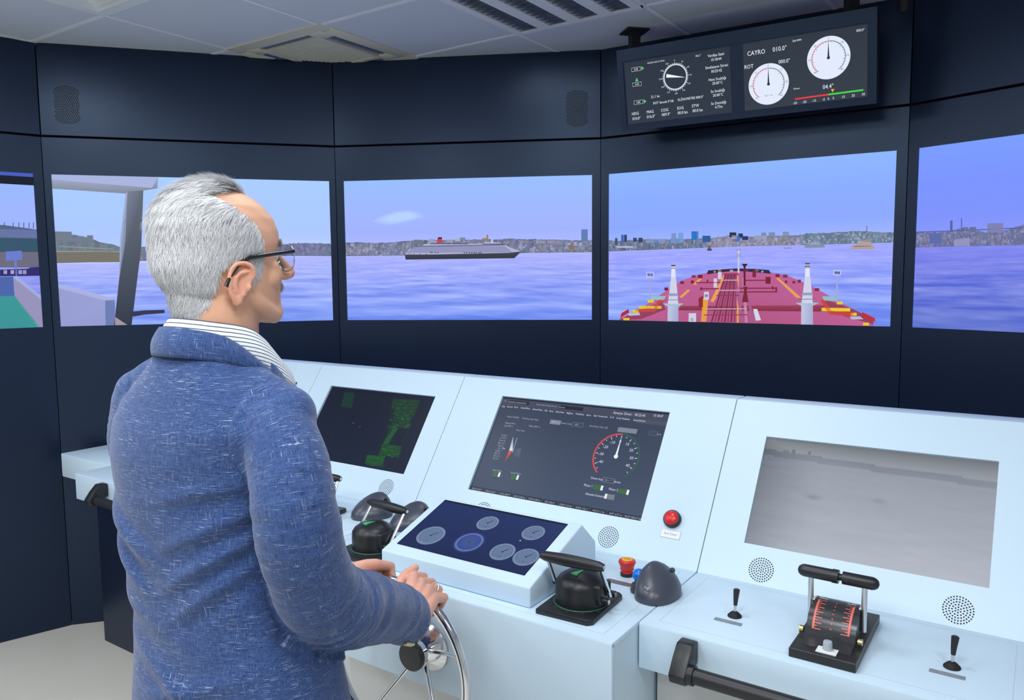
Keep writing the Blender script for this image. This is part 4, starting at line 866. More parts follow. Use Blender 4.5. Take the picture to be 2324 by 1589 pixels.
# --- tilted touch screen unit on the desk
def make_inset():
    s0, s1 = -1.065, -0.602; c = (s0 + s1) / 2; hw = (s1 - s0) / 2
    r = thing('touch_panel', 'white wedge on the desk with tilted blue gauge touch screen', 'touch panel', at_local(c, 0, 0.858))
    prof = [(-0.565, 0.0005), (-0.565, 0.049), (-0.321, 0.131), (-0.25, 0.068), (-0.248, 0.0005)]
    MB().prism(prof, -hw, hw, 'x', 0.004, 3).build('body', WHITE, r, 35)
    an = math.atan2(0.131 - 0.049, 0.244); L = math.hypot(0.082, 0.244)
    SM = T(0, -0.565, 0.049) @ RX(-(math.pi / 2 - an))
    x0, x1 = -1.04 - c, -0.638 - c; v0, v1 = 0.034, 0.034 + 0.214
    p = Pic(x1 - x0, v1 - v0, [(1015, 1137), (1288, 1195), (1186, 1311), (901, 1231)]); z = lambda x, y: (760 + x / 3.873, 1080 + y / 3.873)
    p.rect_uv(0, 0, 1, 1, (26, 44, 92), (22, 34, 74)); p.up(); p.rect_uv(0, 0, 1, 0.035, (12, 20, 44)); p.rect_uv(0.012, 0.035, 0.988, 0.988, (30, 48, 98), (24, 38, 82)); p.up()
    for x, y, rr in ((845, 520, 0.185), (1340, 424, 0.143), (1736, 516, 0.143), (1460, 676, 0.155), (1666, 728, 0.155)):
        u, v = p.uv(*z(x, y)); p.disc(u, v, rr, (116, 134, 166), 40); p.up(); p.disc(u, v, rr * 0.82, (90, 108, 146), 40, rr * 0.78, -150, 150); p.disc(u, v, rr * 0.8, (100, 120, 154), 36); p.up(); a = 0.6; p.strip([(u, v), (u + rr * 0.55 * math.sin(a) * 0.53, v - rr * 0.55 * math.cos(a))], 0.012, (40, 54, 92), True); p.disc(u, v, 0.014, (40, 54, 92), 10)
        for k in range(-5, 6): t = R_(k * 27); p.strip([(u + rr * 0.8 * math.sin(t) * 0.53, v - rr * 0.8 * math.cos(t)), (u + rr * 0.7 * math.sin(t) * 0.53, v - rr * 0.7 * math.cos(t))], 0.006, (58, 76, 120), True)
        p.text('x 100', u, v + rr * 0.6, 0.03, (46, 62, 104), 'c'); p.layer -= 2
    u, v = p.uv(*z(1172, 586)); p.disc(u, v, 0.2, (44, 56, 160), 40, None, col2=(28, 44, 94)); p.up(); p.disc(u, v, 0.178, (96, 114, 152), 40); p.up(); p.disc(u, v, 0.148, (36, 44, 176), 40, None, col2=(66, 90, 126)); p.up(); p.disc(u, v, 0.012, (20, 24, 90), 10)
    p.layer -= 3; p.up(); u, v = p.uv(*z(1620, 582)); p.disc(u, v, 0.012, (150, 170, 210), 10)
    p.build('touch_screen', r, SCREEN_C, SM @ T((x0 + x1) / 2, -0.0006, (v0 + v1) / 2))
make_inset()

# --- steering wheel
WS, WQ, WZ, WR = -0.865, -0.725, 0.72, 0.20
def make_wheel():
    r = thing('steering_wheel', 'polished steel ship steering wheel held by the man', 'steering wheel', at_local(WS, -0.6165, WZ))
    B = RX(math.pi / 2)      # local z -> -q
    dq = abs(WQ + 0.6165)
    MB().torus(WR, 0.0108, 96, 18, M=T(0, -dq, 0) @ B).build('rim', CHROME, r, 60)
    MB().lathe([(0.062, 0.0), (0.062, 0.004), (0.056, 0.012), (0.042, 0.026), (0.033, 0.034), (0.03, 0.036), (0.03, 0.055)], 36, M=B).build('hub', CHROME, r, 35)
    MB().lathe([(0.034, 0.052), (0.036, 0.055), (0.036, 0.064), (0.033, 0.068), (0.012, 0.0695), (0.0, 0.07)], 36, M=B).build('hub_cap', BLACK, r, 35)
    for k in range(5):
        t = R_(21 + k * 72); c, s = math.cos(t), math.sin(t)
        MB().tube([(0.028 * c, -0.03, 0.028 * s), (0.05 * c, -0.042, 0.05 * s), (0.14 * c, -dq * 0.75, 0.14 * s), ((WR - 0.008) * c, -dq, (WR - 0.008) * s)], [0.0065, 0.006, 0.0055, 0.0055], 12).build('spoke', CHROME, r, 50)
make_wheel()

# --- azimuth thruster levers
def make_azi(s, q, rz, lever, label):
    r = thing('thruster_lever', label, 'control lever', at_local(s, q, 0.858, rz), 'domed thruster control levers')
    MB().prism([(-0.069, -0.09), (0.058, -0.09), (0.069, -0.079), (0.069, 0.079), (0.058, 0.09), (-0.058, 0.09), (-0.069, 0.079)], 0.0004, 0.012, 'z', 0.002, 2).build('base_plate', BLACK, r, 35)
    tk = MB()
    for k in range(72):
        t = 2 * math.pi * k / 72; a, b = 0.0600, (0.0685 if k % 6 == 0 else (0.0665 if k % 3 == 0 else 0.0645)); w = 0.0007; M = RZ(t); tk.box(a, b, -w, w, 0.0121, 0.0124, M=M)
    tk.torus(0.0605, 0.0012, 60, 6, M=T(0, 0, 0.0122)); 
    for k in range(12):
        vt, ft, w_ = text_mesh(str(k * 30)); a_ = 2 * math.pi * k / 12; tk.add([((x - w_ / 2) * 0.006, y * 0.006, 0.0122) for x, y in vt], ft, M=RZ(a_ + math.pi) @ T(0, 0.0695, 0) @ RZ(math.pi) @ T(0, -0.004, 0))
    tk.build('scale_ring', DKGREEN, r)
    body = MB(); body.lathe([(0.0585, 0.012), (0.0585, 0.052), (0.057, 0.060), (0.050, 0.070), (0.036, 0.079), (0.018, 0.0835), (0.0, 0.0845)], 48); d = body.build('dome', BLACK, r, 40)
    MB().box(0.036, 0.0635, -0.03, 0.03, 0.022, 0.066, 0.006, 3).build('pivot_block', BLACK, r, 40)
    MB().add([(-0.008, -0.012, 0.0846), (0.004, -0.016, 0.0846), (0.012, 0.016, 0.0846)], [(0, 1, 2)]).build('arrow', GREENP, r) if False else MB().prism([(-0.011, -0.026), (0.005, -0.03), (0.006, 0.004)], 0.0815, 0.0855, 'z').build('arrow', GREENP, r)
    for y, z in ((-0.018, 0.032), (0.02, 0.036)): MB().tube([(0.055, y, z), (0.078, y, z)], 0.0075, 14).build('stud', BLACK, r, 40); MB().tube([(0.077, y, z), (0.0795, y, z)], 0.0052, 14).build('bolt', STEEL, r, 40)
    MB().tube([(-0.055, 0.0, 0.045), (-0.07, 0.0, 0.045)], 0.007, 14).build('stud', BLACK, r, 40)
    # fork arms and grip; lever = tilt about x
    LMt = T(0, 0, 0.042) @ RX(lever); L = 0.086
    for x in (0.071, -0.066): MB().tube([(x, 0, -0.006), (x * 0.98, 0, L)], 0.0060, 12, M=LMt, flat=0.6).build('arm', CHROME, r, 40)
    g = MB(); xs = np.linspace(-0.078, 0.078, 15); rr = [0.0105 + 0.0035 * math.cos((x / 0.078) * math.pi / 2) for x in xs]; g.tube([(x, 0, L + 0.004) for x in xs], [0.008] + rr[1:-1] + [0.008], 18, M=LMt); g.build('grip', BLACK, r, 50)
    MB().tube([(0.078, 0, L + 0.004), (0.0795, 0, L + 0.004)], 0.005, 12, M=LMt).build('grip_bolt', STEEL, r, 40)
    return r
make_azi(-0.514, -0.486, R_(3), R_(30), 'black domed thruster lever beside the right edge of the touch screen')
make_azi(-1.172, -0.485, R_(-4), R_(-38), 'black domed thruster lever behind the left edge of the touch screen')
make_azi(-1.56, -0.36, R_(6), R_(-30), 'black domed thruster lever mostly hidden behind the man\'s arm')

# --- trackball mice
def make_mouse(s, q, rz, label, ball=True):
    r = thing('trackball_mouse', label, 'mouse', at_local(s, q, 0.8585, rz), 'graphite trackball mice')
    # upright body lofted over stacked outlines
    n = 28; lv = [(0.0, 1.0, 0.0), (0.006, 1.03, 0.0), (0.02, 1.0, 0.0), (0.034, 0.90, 0.05), (0.046, 0.74, 0.10), (0.056, 0.52, 0.16), (0.063, 0.28, 0.20), (0.066, 0.06, 0.23)]
    vs = []; fs = []
    for z, k, sh in lv:
        for j in range(n):
            t = 2 * math.pi * j / n; c, s_ = math.cos(t), math.sin(t)
            x = 0.046 * k * math.copysign(abs(c) ** 0.85, c); y = (0.062 if s_ < 0 else 0.066) * k * math.copysign(abs(s_) ** 0.9, s_)
            x += -0.13 * sh; y += 0.15 * sh * (0.5 if s_ < 0 else 0.7)
            vs.append((x, y, z * (1 + 0.12 * (y / 0.06))))
    for i in range(len(lv) - 1):
        for j in range(n): fs.append((i * n + j, i * n + (j + 1) % n, (i + 1) * n + (j + 1) % n, (i + 1) * n + j))
    fs += [tuple(range(n))[::-1], tuple((len(lv) - 1) * n + j for j in range(n))]
    MB().add(vs, fs).build('shell', GRAPH, r, 60)
    MB().lathe([(0.020, 0.0), (0.022, 0.006), (0.019, 0.018), (0.0, 0.022)], 24, M=T(-0.050, -0.002, 0) @ Matrix.Diagonal((0.9, 1.25, 1, 1))).build('thumb_rest', GREYB, r, 50)
    if ball:
        MB().lathe([(0.0165 * math.sin(math.pi * i / 14), 0.036 - 0.0165 * math.cos(math.pi * i / 14)) for i in range(15)], 24, M=T(-0.053, 0.002, 0)).build('ball', BLUEB, r, 60)
    MB().lathe([(0.0, -0.004), (0.006, -0.004), (0.0075, 0), (0.006, 0.004), (0.0, 0.004)], 16, M=T(0.012, 0.045, 0.052) @ RY(math.pi / 2)).build('wheel', BLACK, r, 50)
    vt, ft, w = text_mesh('logi'); sz = 0.010
    MB().add([((x - w / 2) * sz, -0.0, y * sz) for x, y in vt], ft, M=T(0.004, -0.0560, 0.036) @ RX(R_(-36))).build('emblem', mat('silver_print', (0.45, 0.48, 0.52), 0.4, srgb=False), r)
    return r
make_mouse(-0.388, -0.340, R_(-8), 'graphite trackball mouse with a blue ball beside the emergency stop')
make_mouse(-1.40, -0.262, R_(-40), 'graphite trackball mouse nearest the man\'s arm, ball hidden')
make_mouse(-1.225, -0.272, R_(-40), 'graphite trackball mouse partly hidden behind the touch screen corner')

# --- emergency stop, label plate, red button, paper label
def make_estop():
    r = thing('emergency_stop', 'red mushroom emergency stop button with yellow top', 'button', at_local(-0.506, -0.262, 0.858))
    MB().lathe([(0.017, 0.0004), (0.017, 0.008)], 28).build('collar', BLACK, r, 40)
    MB().lathe([(0.0145, 0.008), (0.0145, 0.013), (0.018, 0.017), (0.017, 0.022), (0.0195, 0.029), (0.022, 0.034), (0.0215, 0.0385), (0.018, 0.0415), (0.0, 0.042)], 36).build('mushroom', RED_E, r, 40)
    MB().lathe([(0.0145, 0.0418), (0.0140, 0.0428), (0.0, 0.0432)], 32).build('yellow_disc', YELLOW, r, 40)
    vt, ft, w = text_mesh('STOP'); MB().add([((x - w / 2) * 0.0075, (y - 0.35) * 0.0075, 0.0434) for x, y in vt], ft).build('lettering', BLACK_M, r)
make_estop()
o = MB().prism([(-0.03, -0.009), (0.035, -0.009), (0.035, 0.009), (-0.03, 0.009)], 0.0004, 0.002, 'z').build('name_plate', mat('maroon_grey_plate', (0.16, 0.14, 0.16), 0.4, srgb=False), M=at_local(-0.503, -0.318, 0.858))
tag(o, 'thin dark name plate in front of the emergency stop', 'plate')
def make_redbtn():
    M = LM @ T(-0.464, 0, 0) @ SLOPE @ T(0, 0, vz(0.959)) @ RX(math.pi / 2)
    r = thing('push_button', 'round glossy red push button in a black ring on the sloped panel', 'button', M)
    MB().lathe([(0.024, 0.0003), (0.024, 0.010), (0.0215, 0.014), (0.0195, 0.0145)], 40).build('ring', BLACK, r, 40)
    MB().lathe([(0.0195, 0.010), (0.019, 0.016), (0.015, 0.0195), (0.008, 0.0215), (0.0, 0.022)], 40).build('cap', RED, r, 50)
make_redbtn()
def make_label():
    M = LM @ T(-0.46, 0, 0) @ SLOPE @ T(0, -0.0004, vz(0.926)); r = thing('paper_label', 'small white paper label under the round red button', 'label', M)
    MB().box(-0.0275, 0.0275, -0.0006, 0.0002, -0.0115, 0.0115).build('edge', mat('grey_label_edge', (0.45, 0.52, 0.56), 0.5, srgb=False), r)
    MB().box(-0.0265, 0.0265, -0.001, -0.0005, -0.0105, 0.0105).build('card', PAPER, r)
    vt, ft, w = text_mesh('Radr İrtibat'); MB().add([((x - w / 2) * 0.0075, -0.0012, (y - 0.3) * 0.0075) for x, y in vt], ft).build('lettering', INK, r)
make_label()

# --- engine telegraph
def make_telegraph():
    r = thing('engine_telegraph', 'black engine telegraph with red scale drum and T handle', 'control lever', at_local(0.010, -0.335, 0.858))
    MB().box(-0.062, 0.062, -0.135, 0.125, 0.0004, 0.019, 0.0012, 1).build('base', BLACK, r)
    n = 20; Rr = 0.066; hw = 0.047; vs = []; fs = []
    cz, cy = 0.012, 0.0
    pts = [(-0.105, 0.0192)] + [(cy - Rr * math.cos(R_(a)), cz + Rr * math.sin(R_(a))) for a in np.linspace(12, 150, n)] + [(0.075, 0.0192)]
    MB().prism(pts, -hw, hw, 'x').build('drum', mat('smoked_drum', (0.035, 0.037, 0.042), 0.22, srgb=False), r, 30)
    sc = MB(); REDP = mat('red_scale_print', (0.80, 0.16, 0.13), 0.4, srgb=False)
    def onarc(x0, x1, a0, a1, off=0.0006):
        k = max(1, int(abs(a1 - a0) / 5)); aa = np.linspace(a0, a1, k + 1); P = lambda x, a: (x, cy - (Rr + off) * math.cos(R_(a)), cz + (Rr + off) * math.sin(R_(a)))
        for a, b in zip(aa[:-1], aa[1:]): sc.add([P(x0, a), P(x1, a), P(x1, b), P(x0, b)], [(0, 1, 2, 3)])
    for s in (-1, 1):
        o_ = s * 0.036; onarc(min(o_, o_ - s * 0.004), max(o_, o_ - s * 0.004), 22, 84)
        for i in range(13): L = 0.017 if i % 2 == 0 else 0.009; a = 22 + i * 5.0; onarc(min(o_, o_ - s * L), max(o_, o_ - s * L), a, a + 1.6)
    for i in range(7): onarc(-0.0012, 0.0012, 26 + i * 9, 28 + i * 9)
    sc.build('scale_print', REDP, r)
    sw = MB(); vsave = sc; sc = sw
    for s in (-1, 1):
        o_ = s * 0.036
        for i in range(4): L = 0.017 if i % 2 == 0 else 0.009; a = 90 + i * 6.0; onarc(min(o_, o_ - s * L), max(o_, o_ - s * L), a, a + 2)
    sw.build('ahead_print', PAPER, r)
    for s in (-1, 1):
        MB().tube([(s * 0.052, -0.005, 0.03), (s * 0.052, -0.008, 0.128)], 0.0058, 14).build('arm', STEEL, r, 40)
        MB().tube([(s * 0.052, -0.06, 0.030), (s * 0.060, -0.06, 0.030)], 0.0072, 16).build('brass_nut', BRASS, r, 40)
        MB().box(s * 0.045 - 0.002, s * 0.045 + 0.002, -0.012, 0.012, 0.074, 0.078).build('pointer', PAPER, r)
    h = MB(); xs = [-0.078, -0.075, -0.070, -0.064, -0.006, -0.004, 0.002, 0.003, 0.0, 0.0045]; 
    h.tube([(-0.079, -0.008, 0.135), (-0.077, -0.008, 0.135), (-0.072, -0.008, 0.135), (-0.066, -0.008, 0.135), (-0.01, -0.008, 0.135)], [0.002, 0.0075, 0.0115, 0.013, 0.013], 20)
    h.tube([(-0.01, -0.008, 0.135), (0.002, -0.008, 0.135)], 0.0142, 20); h.tube([(0.0, -0.008, 0.135), (0.012, -0.008, 0.135)], 0.007, 16)
    h.tube([(0.01, -0.008, 0.135), (0.066, -0.008, 0.135), (0.072, -0.008, 0.135), (0.077, -0.008, 0.135), (0.079, -0.008, 0.135)], [0.013, 0.013, 0.0115, 0.0075, 0.002], 20); h.build('handle', BLACK, r, 45)
    MB().box(-0.014, 0.024, -0.124, -0.094, 0.019, 0.0205).build('knob_card', PAPER, r)
    MB().lathe([(0.0095, 0.0205), (0.0095, 0.022), (0.0085, 0.036), (0.0078, 0.0375), (0.0, 0.038)], 24, M=T(0.005, -0.106, 0)).build('dimmer_knob', mat('clear_grey_knob', (0.42, 0.47, 0.52), 0.2, srgb=False), r, 40)
make_telegraph()

# --- small toggle joysticks with name plates
def make_joy(s, q, label, lean):
    r = thing('toggle_lever', label, 'control lever', at_local(s, q, 0.858), 'small toggle levers')
    MB().lathe([(0.0155, 0.0004), (0.015, 0.003), (0.010, 0.008), (0.0045, 0.012), (0.0, 0.013)], 24).build('boot', BLACK_M, r, 40)
    MB().tube([(0, 0, 0.008), (lean * 0.3, 0.002, 0.026)], 0.0032, 12).build('stem', STEEL, r, 40)
    MB().tube([(lean * 0.3, 0.002, 0.025), (lean * 0.5, 0.003, 0.04), (lean, 0.005, 0.060), (lean * 1.02, 0.005, 0.0615)], [0.0042, 0.0055, 0.0072, 0.005], 14).build('knob', BLACK, r, 50)
    for sx in (-1, 1): MB().lathe([(0.0028, 0.0004), (0.0022, 0.0012), (0, 0.0014)], 10, M=T(sx * 0.026, 0.012, 0)).build('screw', mat('pale_screw', (0.6, 0.65, 0.7), 0.4, srgb=False), r)
make_joy(-0.201, -0.348, 'small black toggle lever left of the engine telegraph', 0.002)
make_joy(0.221, -0.342, 'small black toggle lever right of the engine telegraph', 0.003)
for s, q, l, tx_ in ((-0.204, -0.384, 'grey name plate in front of the left toggle lever', 'BAŞ İTİCİ'), (0.216, -0.378, 'grey name plate in front of the right toggle lever', 'KIÇ İTİCİ')):
    r = thing('name_plate', l, 'plate', at_local(s, q, 0.858), 'name plates of the toggle levers')
    MB().box(-0.03, 0.03, -0.0065, 0.0065, 0.0004, 0.0018, 0.0003, 1).build('plate', GREYPLATE, r)
    vt, ft, w = text_mesh(tx_); MB().add([((x - w / 2) * 0.0068, (y - 0.35) * 0.0068, 0.0020) for x, y in vt], ft).build('lettering', mat('pale_engraving', (0.42, 0.47, 0.5), 0.5, srgb=False), r)

# ================================================================== THE MAN AT THE WHEEL
SM, QM = -0.80, -1.215                       # where he stands (s, q); local x right, y towards the console
PERSON_M = at_local(SM, QM, 0.0)
def remesh(mb, voxel):
    me = bpy.data.meshes.new('tmp'); me.from_pydata(mb.v, [], mb.f); me.update()
    o = bpy.data.objects.new('tmp', me); COL.objects.link(o)
    md = o.modifiers.new('r', 'REMESH'); md.mode = 'VOXEL'; md.voxel_size = voxel; md.adaptivity = 0.0
    dg = bpy.context.evaluated_depsgraph_get(); ev = o.evaluated_get(dg); m2 = ev.to_mesh()
    V = np.empty(len(m2.vertices) * 3); m2.vertices.foreach_get('co', V); V = V.reshape(-1, 3)
    Fs = [tuple(p.vertices) for p in m2.polygons]
    ev.to_mesh_clear(); bpy.data.objects.remove(o); bpy.data.meshes.remove(me)
    return V, Fs
def edges_of(Fs):
    E = set()
    for f in Fs:
        for i in range(len(f)):
            a, b = f[i], f[(i + 1) % len(f)]; E.add((a, b) if a < b else (b, a))
    return np.array(sorted(E))
def smooth_v(V, E, it, lam=0.5, w=None):
    n = len(V); deg = np.bincount(E.ravel(), minlength=n)[:, None]
    for _ in range(it):
        S = np.zeros_like(V)
        for k in range(3): S[:, k] = np.bincount(E[:, 0], V[E[:, 1], k], n) + np.bincount(E[:, 1], V[E[:, 0], k], n)
        d = S / np.maximum(deg, 1) - V; V = V + lam * d * (1 if w is None else w[:, None])
    return V
def vnormals(V, Fs):
    Q4 = np.array([f if len(f) == 4 else (*f, f[-1]) for f in Fs]); N = np.zeros_like(V)
    fn = np.cross(V[Q4[:, 2]] - V[Q4[:, 0]], V[Q4[:, 3]] - V[Q4[:, 1]])
    for k in range(4):
        for c in range(3): N[:, c] += np.bincount(Q4[:, k], fn[:, c], len(V))
    return N / np.maximum(np.linalg.norm(N, axis=1, keepdims=True), 1e-12)
def np_mesh(name, V, Fs, m, parent, attrs=None):
    me = bpy.data.meshes.new(name); me.from_pydata(V.tolist(), [], Fs); me.update(); me.shade_smooth()
    for k, a in (attrs or {}).items():
        if a.shape[1] == 4:
            at = me.color_attributes.new(k, 'FLOAT_COLOR', 'POINT'); at.data.foreach_set('color', a.astype(np.float32).ravel())
        else:
            at = me.attributes.new(k, 'FLOAT_VECTOR', 'POINT'); at.data.foreach_set('vector', a.astype(np.float32).ravel())
    me.materials.append(m); return link(bpy.data.objects.new(name, me), parent)
def ball(mb, c, r, sc=(1, 1, 1), n=20, R=None):
    prof = [(math.sin(math.pi * i / 12), -math.cos(math.pi * i / 12)) for i in range(13)]
    M = T(*c) @ (R if R is not None else Matrix.Identity(4)) @ Matrix.Diagonal((r * sc[0], r * sc[1], r * sc[2], 1)); mb.lathe(prof, n, M=M)
def chain(mb, pts, rads, n=18, sub=5):
    """smooth rounded limb through joints"""
    P = np.array(pts, float); Rr = np.array(rads, float); k = len(P); tt = []; out = []; ro = []
    for i in range(k - 1):
        p0, p1, p2, p3 = P[max(i - 1, 0)], P[i], P[i + 1], P[min(i + 2, k - 1)]
        for j in range(sub):
            t = j / sub; a = 0.5 * ((2 * p1) + (-p0 + p2) * t + (2 * p0 - 5 * p1 + 4 * p2 - p3) * t * t + (-p0 + 3 * p1 - 3 * p2 + p3) * t ** 3)
            out.append(a); ro.append(Rr[i] * (1 - t) + Rr[i + 1] * t)
    out.append(P[-1]); ro.append(Rr[-1]); mb.tube([tuple(p) for p in out], ro, n)
    ball(mb, P[0], Rr[0] * 0.995); ball(mb, P[-1], Rr[-1] * 0.995)
def loft(mb, rings, M=None):
    n = len(rings[0]); vs = [p for r in rings for p in r]; fs = []
    for i in range(len(rings) - 1):
        for j in range(n): fs.append((i * n + j, i * n + (j + 1) % n, (i + 1) * n + (j + 1) % n, (i + 1) * n + j))
    fs += [tuple(range(n))[::-1], tuple((len(rings) - 1) * n + j for j in range(n))]; mb.add(vs, fs, M)
def oval(z, a, f, b, yc=0.0, n=40, e=2.0, xc=0.0, ef=None):
    out = []
    for j in range(n):
        t = 2 * math.pi * j / n; c, s = math.cos(t), math.sin(t); ee = e if s < 0 or ef is None else ef
        x = a * math.copysign(abs(c) ** (2 / ee), c); y = (f if s > 0 else b) * math.copysign(abs(s) ** (2 / ee), s); out.append((xc + x, yc + y, z))
    return out
person = thing('person', 'grey-haired man in a blue linen jacket steering at the wheel', 'person', PERSON_M)
HC = np.array((0.0, 0.022, 1.654)); HK = 1.0      # head centre (eye level) and size
HEADM = T(*HC) @ RZ(R_(-5)) @ Matrix.Diagonal((HK, HK, HK, 1))
# joints
SHR, ELR, WRR = np.array((0.165, 0.0, 1.372)), np.array((0.192, 0.056, 1.086)), np.array((0.072, 0.390, 0.914))
SHL, ELL, WRL = np.array((-0.165, -0.03, 1.375)), np.array((-0.196, 0.16, 1.056)), np.array((-0.150, 0.388, 0.935))
SLR_P = [(0.155, -0.004, 1.378), (0.196, -0.016, 1.326), (0.222, -0.028, 1.258), (0.216, -0.004, 1.170), (0.192, 0.058, 1.084), (0.150, 0.173, 1.024), (0.118, 0.268, 0.974), (0.092, 0.343, 0.932)]
SLR_R = [0.058, 0.062, 0.064, 0.065, 0.069, 0.064, 0.059, 0.056]
SLL_P = [(-0.162, -0.032, 1.390), (-0.180, -0.02, 1.32), (-0.185, 0.02, 1.22), (-0.192, 0.085, 1.13), (-0.198, 0.160, 1.055), (-0.178, 0.24, 1.0), (-0.152, 0.33, 0.96), (-0.140, 0.366, 0.945)]
SLL_R = [0.058, 0.064, 0.066, 0.066, 0.066, 0.062, 0.056, 0.053]
TR = R_(9)                                          # torso turned a little to the left
def trot(p): c, s = math.cos(TR), math.sin(TR); return (p[0] * c - p[1] * s, p[0] * s + p[1] * c, p[2])

def head_parts(mb):
    h = MB()
    rows = [(-0.114, 0.020, 0.022, 0.018, 0.070), (-0.110, 0.034, 0.040, 0.030, 0.062), (-0.098, 0.047, 0.066, 0.045, 0.040), (-0.085, 0.057, 0.088, 0.062, 0.012), (-0.07, 0.0645, 0.100, 0.074, -0.002), (-0.05, 0.0690, 0.107, 0.088, -0.008), (-0.03, 0.0720, 0.107, 0.096, -0.01), (-0.01, 0.0745, 0.105, 0.097, -0.012), (0.005, 0.0755, 0.105, 0.096, -0.012), (0.02, 0.0765, 0.108, 0.095, -0.012), (0.04, 0.077, 0.106, 0.093, -0.012), (0.06, 0.0745, 0.097, 0.087, -0.012), (0.078, 0.067, 0.081, 0.075, -0.012), (0.092, 0.056, 0.063, 0.060, -0.012), (0.103, 0.040, 0.043, 0.042, -0.012), (0.110, 0.020, 0.021, 0.021, -0.012), (0.112, 0.006, 0.006, 0.006, -0.012)]
    loft(h, [oval(z, a, f, b, yc, 48, 2.15, ef=2.3) for z, a, f, b, yc in rows])
    chain(h, [(-0.045, 0.068, 0.018), (-0.02, 0.083, 0.02), (0.02, 0.083, 0.02), (0.045, 0.068, 0.018)], [0.009, 0.0115, 0.0115, 0.009], 14)      # brow
    chain(h, [(0, 0.088, 0.014), (0, 0.100, -0.002), (0, 0.116, -0.018), (0, 0.1265, -0.028)], [0.0095, 0.0105, 0.0125, 0.0125], 16); ball(h, (0, 0.1270, -0.029), 0.0126)   # nose
    for s in (-1, 1):
        ball(h, (s * 0.0130, 0.112, -0.034), 0.0102, (1, 1.25, 0.9)); ball(h, (s * 0.043, 0.058, -0.034), 0.024, (1, 1, 1.1))
        chain(h, [(s * 0.058, -0.002, -0.062), (s * 0.052, 0.03, -0.082), (s * 0.03, 0.072, -0.1), (s * 0.008, 0.088, -0.104)], [0.016, 0.016, 0.015, 0.015], 16)
    chain(h, [(-0.024, 0.088, -0.056), (0, 0.1005, -0.055), (0.024, 0.088, -0.056)], [0.006, 0.0085, 0.006], 12); chain(h, [(-0.022, 0.088, -0.068), (0, 0.099, -0.070), (0.022, 0.088, -0.068)], [0.006, 0.008, 0.006], 12); ball(h, (0, 0.091, -0.098), 0.019); ball(h, (0, 0.090, -0.046), 0.017, (1.5, 0.8, 0.7))
    chain(h, [(0, -0.046, -0.015), (0, -0.042, -0.06), (0, -0.034, -0.115)], [0.052, 0.050, 0.048], 20)      # nape
    for s in (-1, 1):                       # ears
        EM = T(s * 0.0735, -0.012, -0.047) @ RZ(s * R_(-24 if s > 0 else -24)) @ RX(R_(-12))
        e = MB(); rim = []
        for a in np.linspace(-58, 208, 16):
            t = R_(a); rim.append((s * (0.011 + 0.003 * math.sin(t)), -0.002 - 0.0175 * math.sin(R_(90) + t) * -1 if False else 0.0165 * math.cos(t) - 0.002, 0.031 * math.sin(t) + 0.001 if math.sin(t) > 0 else 0.026 * math.sin(t) + 0.001))
        # helix runs from the front root over the top, down the back to the lobe
        hel = [(s * 0.004, 0.012, 0.004), (s * 0.008, 0.0165, 0.016), (s * 0.0115, 0.010, 0.0285), (s * 0.0135, -0.003, 0.032), (s * 0.015, -0.0155, 0.026), (s * 0.016, -0.0205, 0.012), (s * 0.0155, -0.0195, -0.004), (s * 0.0135, -0.0145, -0.018), (s * 0.011, -0.007, -0.027)]
        chain(e, hel, [0.0032, 0.0036, 0.0038, 0.004, 0.0042, 0.0042, 0.0042, 0.0042, 0.005], 12)
        chain(e, [(s * 0.011, 0.004, 0.019), (s * 0.0125, -0.006, 0.014), (s * 0.013, -0.0105, 0.002), (s * 0.012, -0.007, -0.011), (s * 0.010, 0.0, -0.0165)], [0.0026, 0.0032, 0.0035, 0.0034, 0.003], 10)   # antihelix
        ball(e, (s * 0.009, -0.002, -0.0285), 0.0095, (0.5, 0.95, 1.05)); ball(e, (s * 0.008, 0.0125, -0.005), 0.0055, (0.8, 0.7, 1.25)); ball(e, (s * 0.009, 0.004, -0.0185), 0.005, (0.8, 1.2, 0.8))
        ball(e, (s * 0.004, -0.003, 0.002), 0.025, (0.22, 0.75, 1.2)); ball(e, (s * 0.000, 0.002, -0.004), 0.02, (0.4, 0.7, 1.3))
        h.add(e.v, e.f, EM)
    mb.add(h.v, h.f, HEADM)
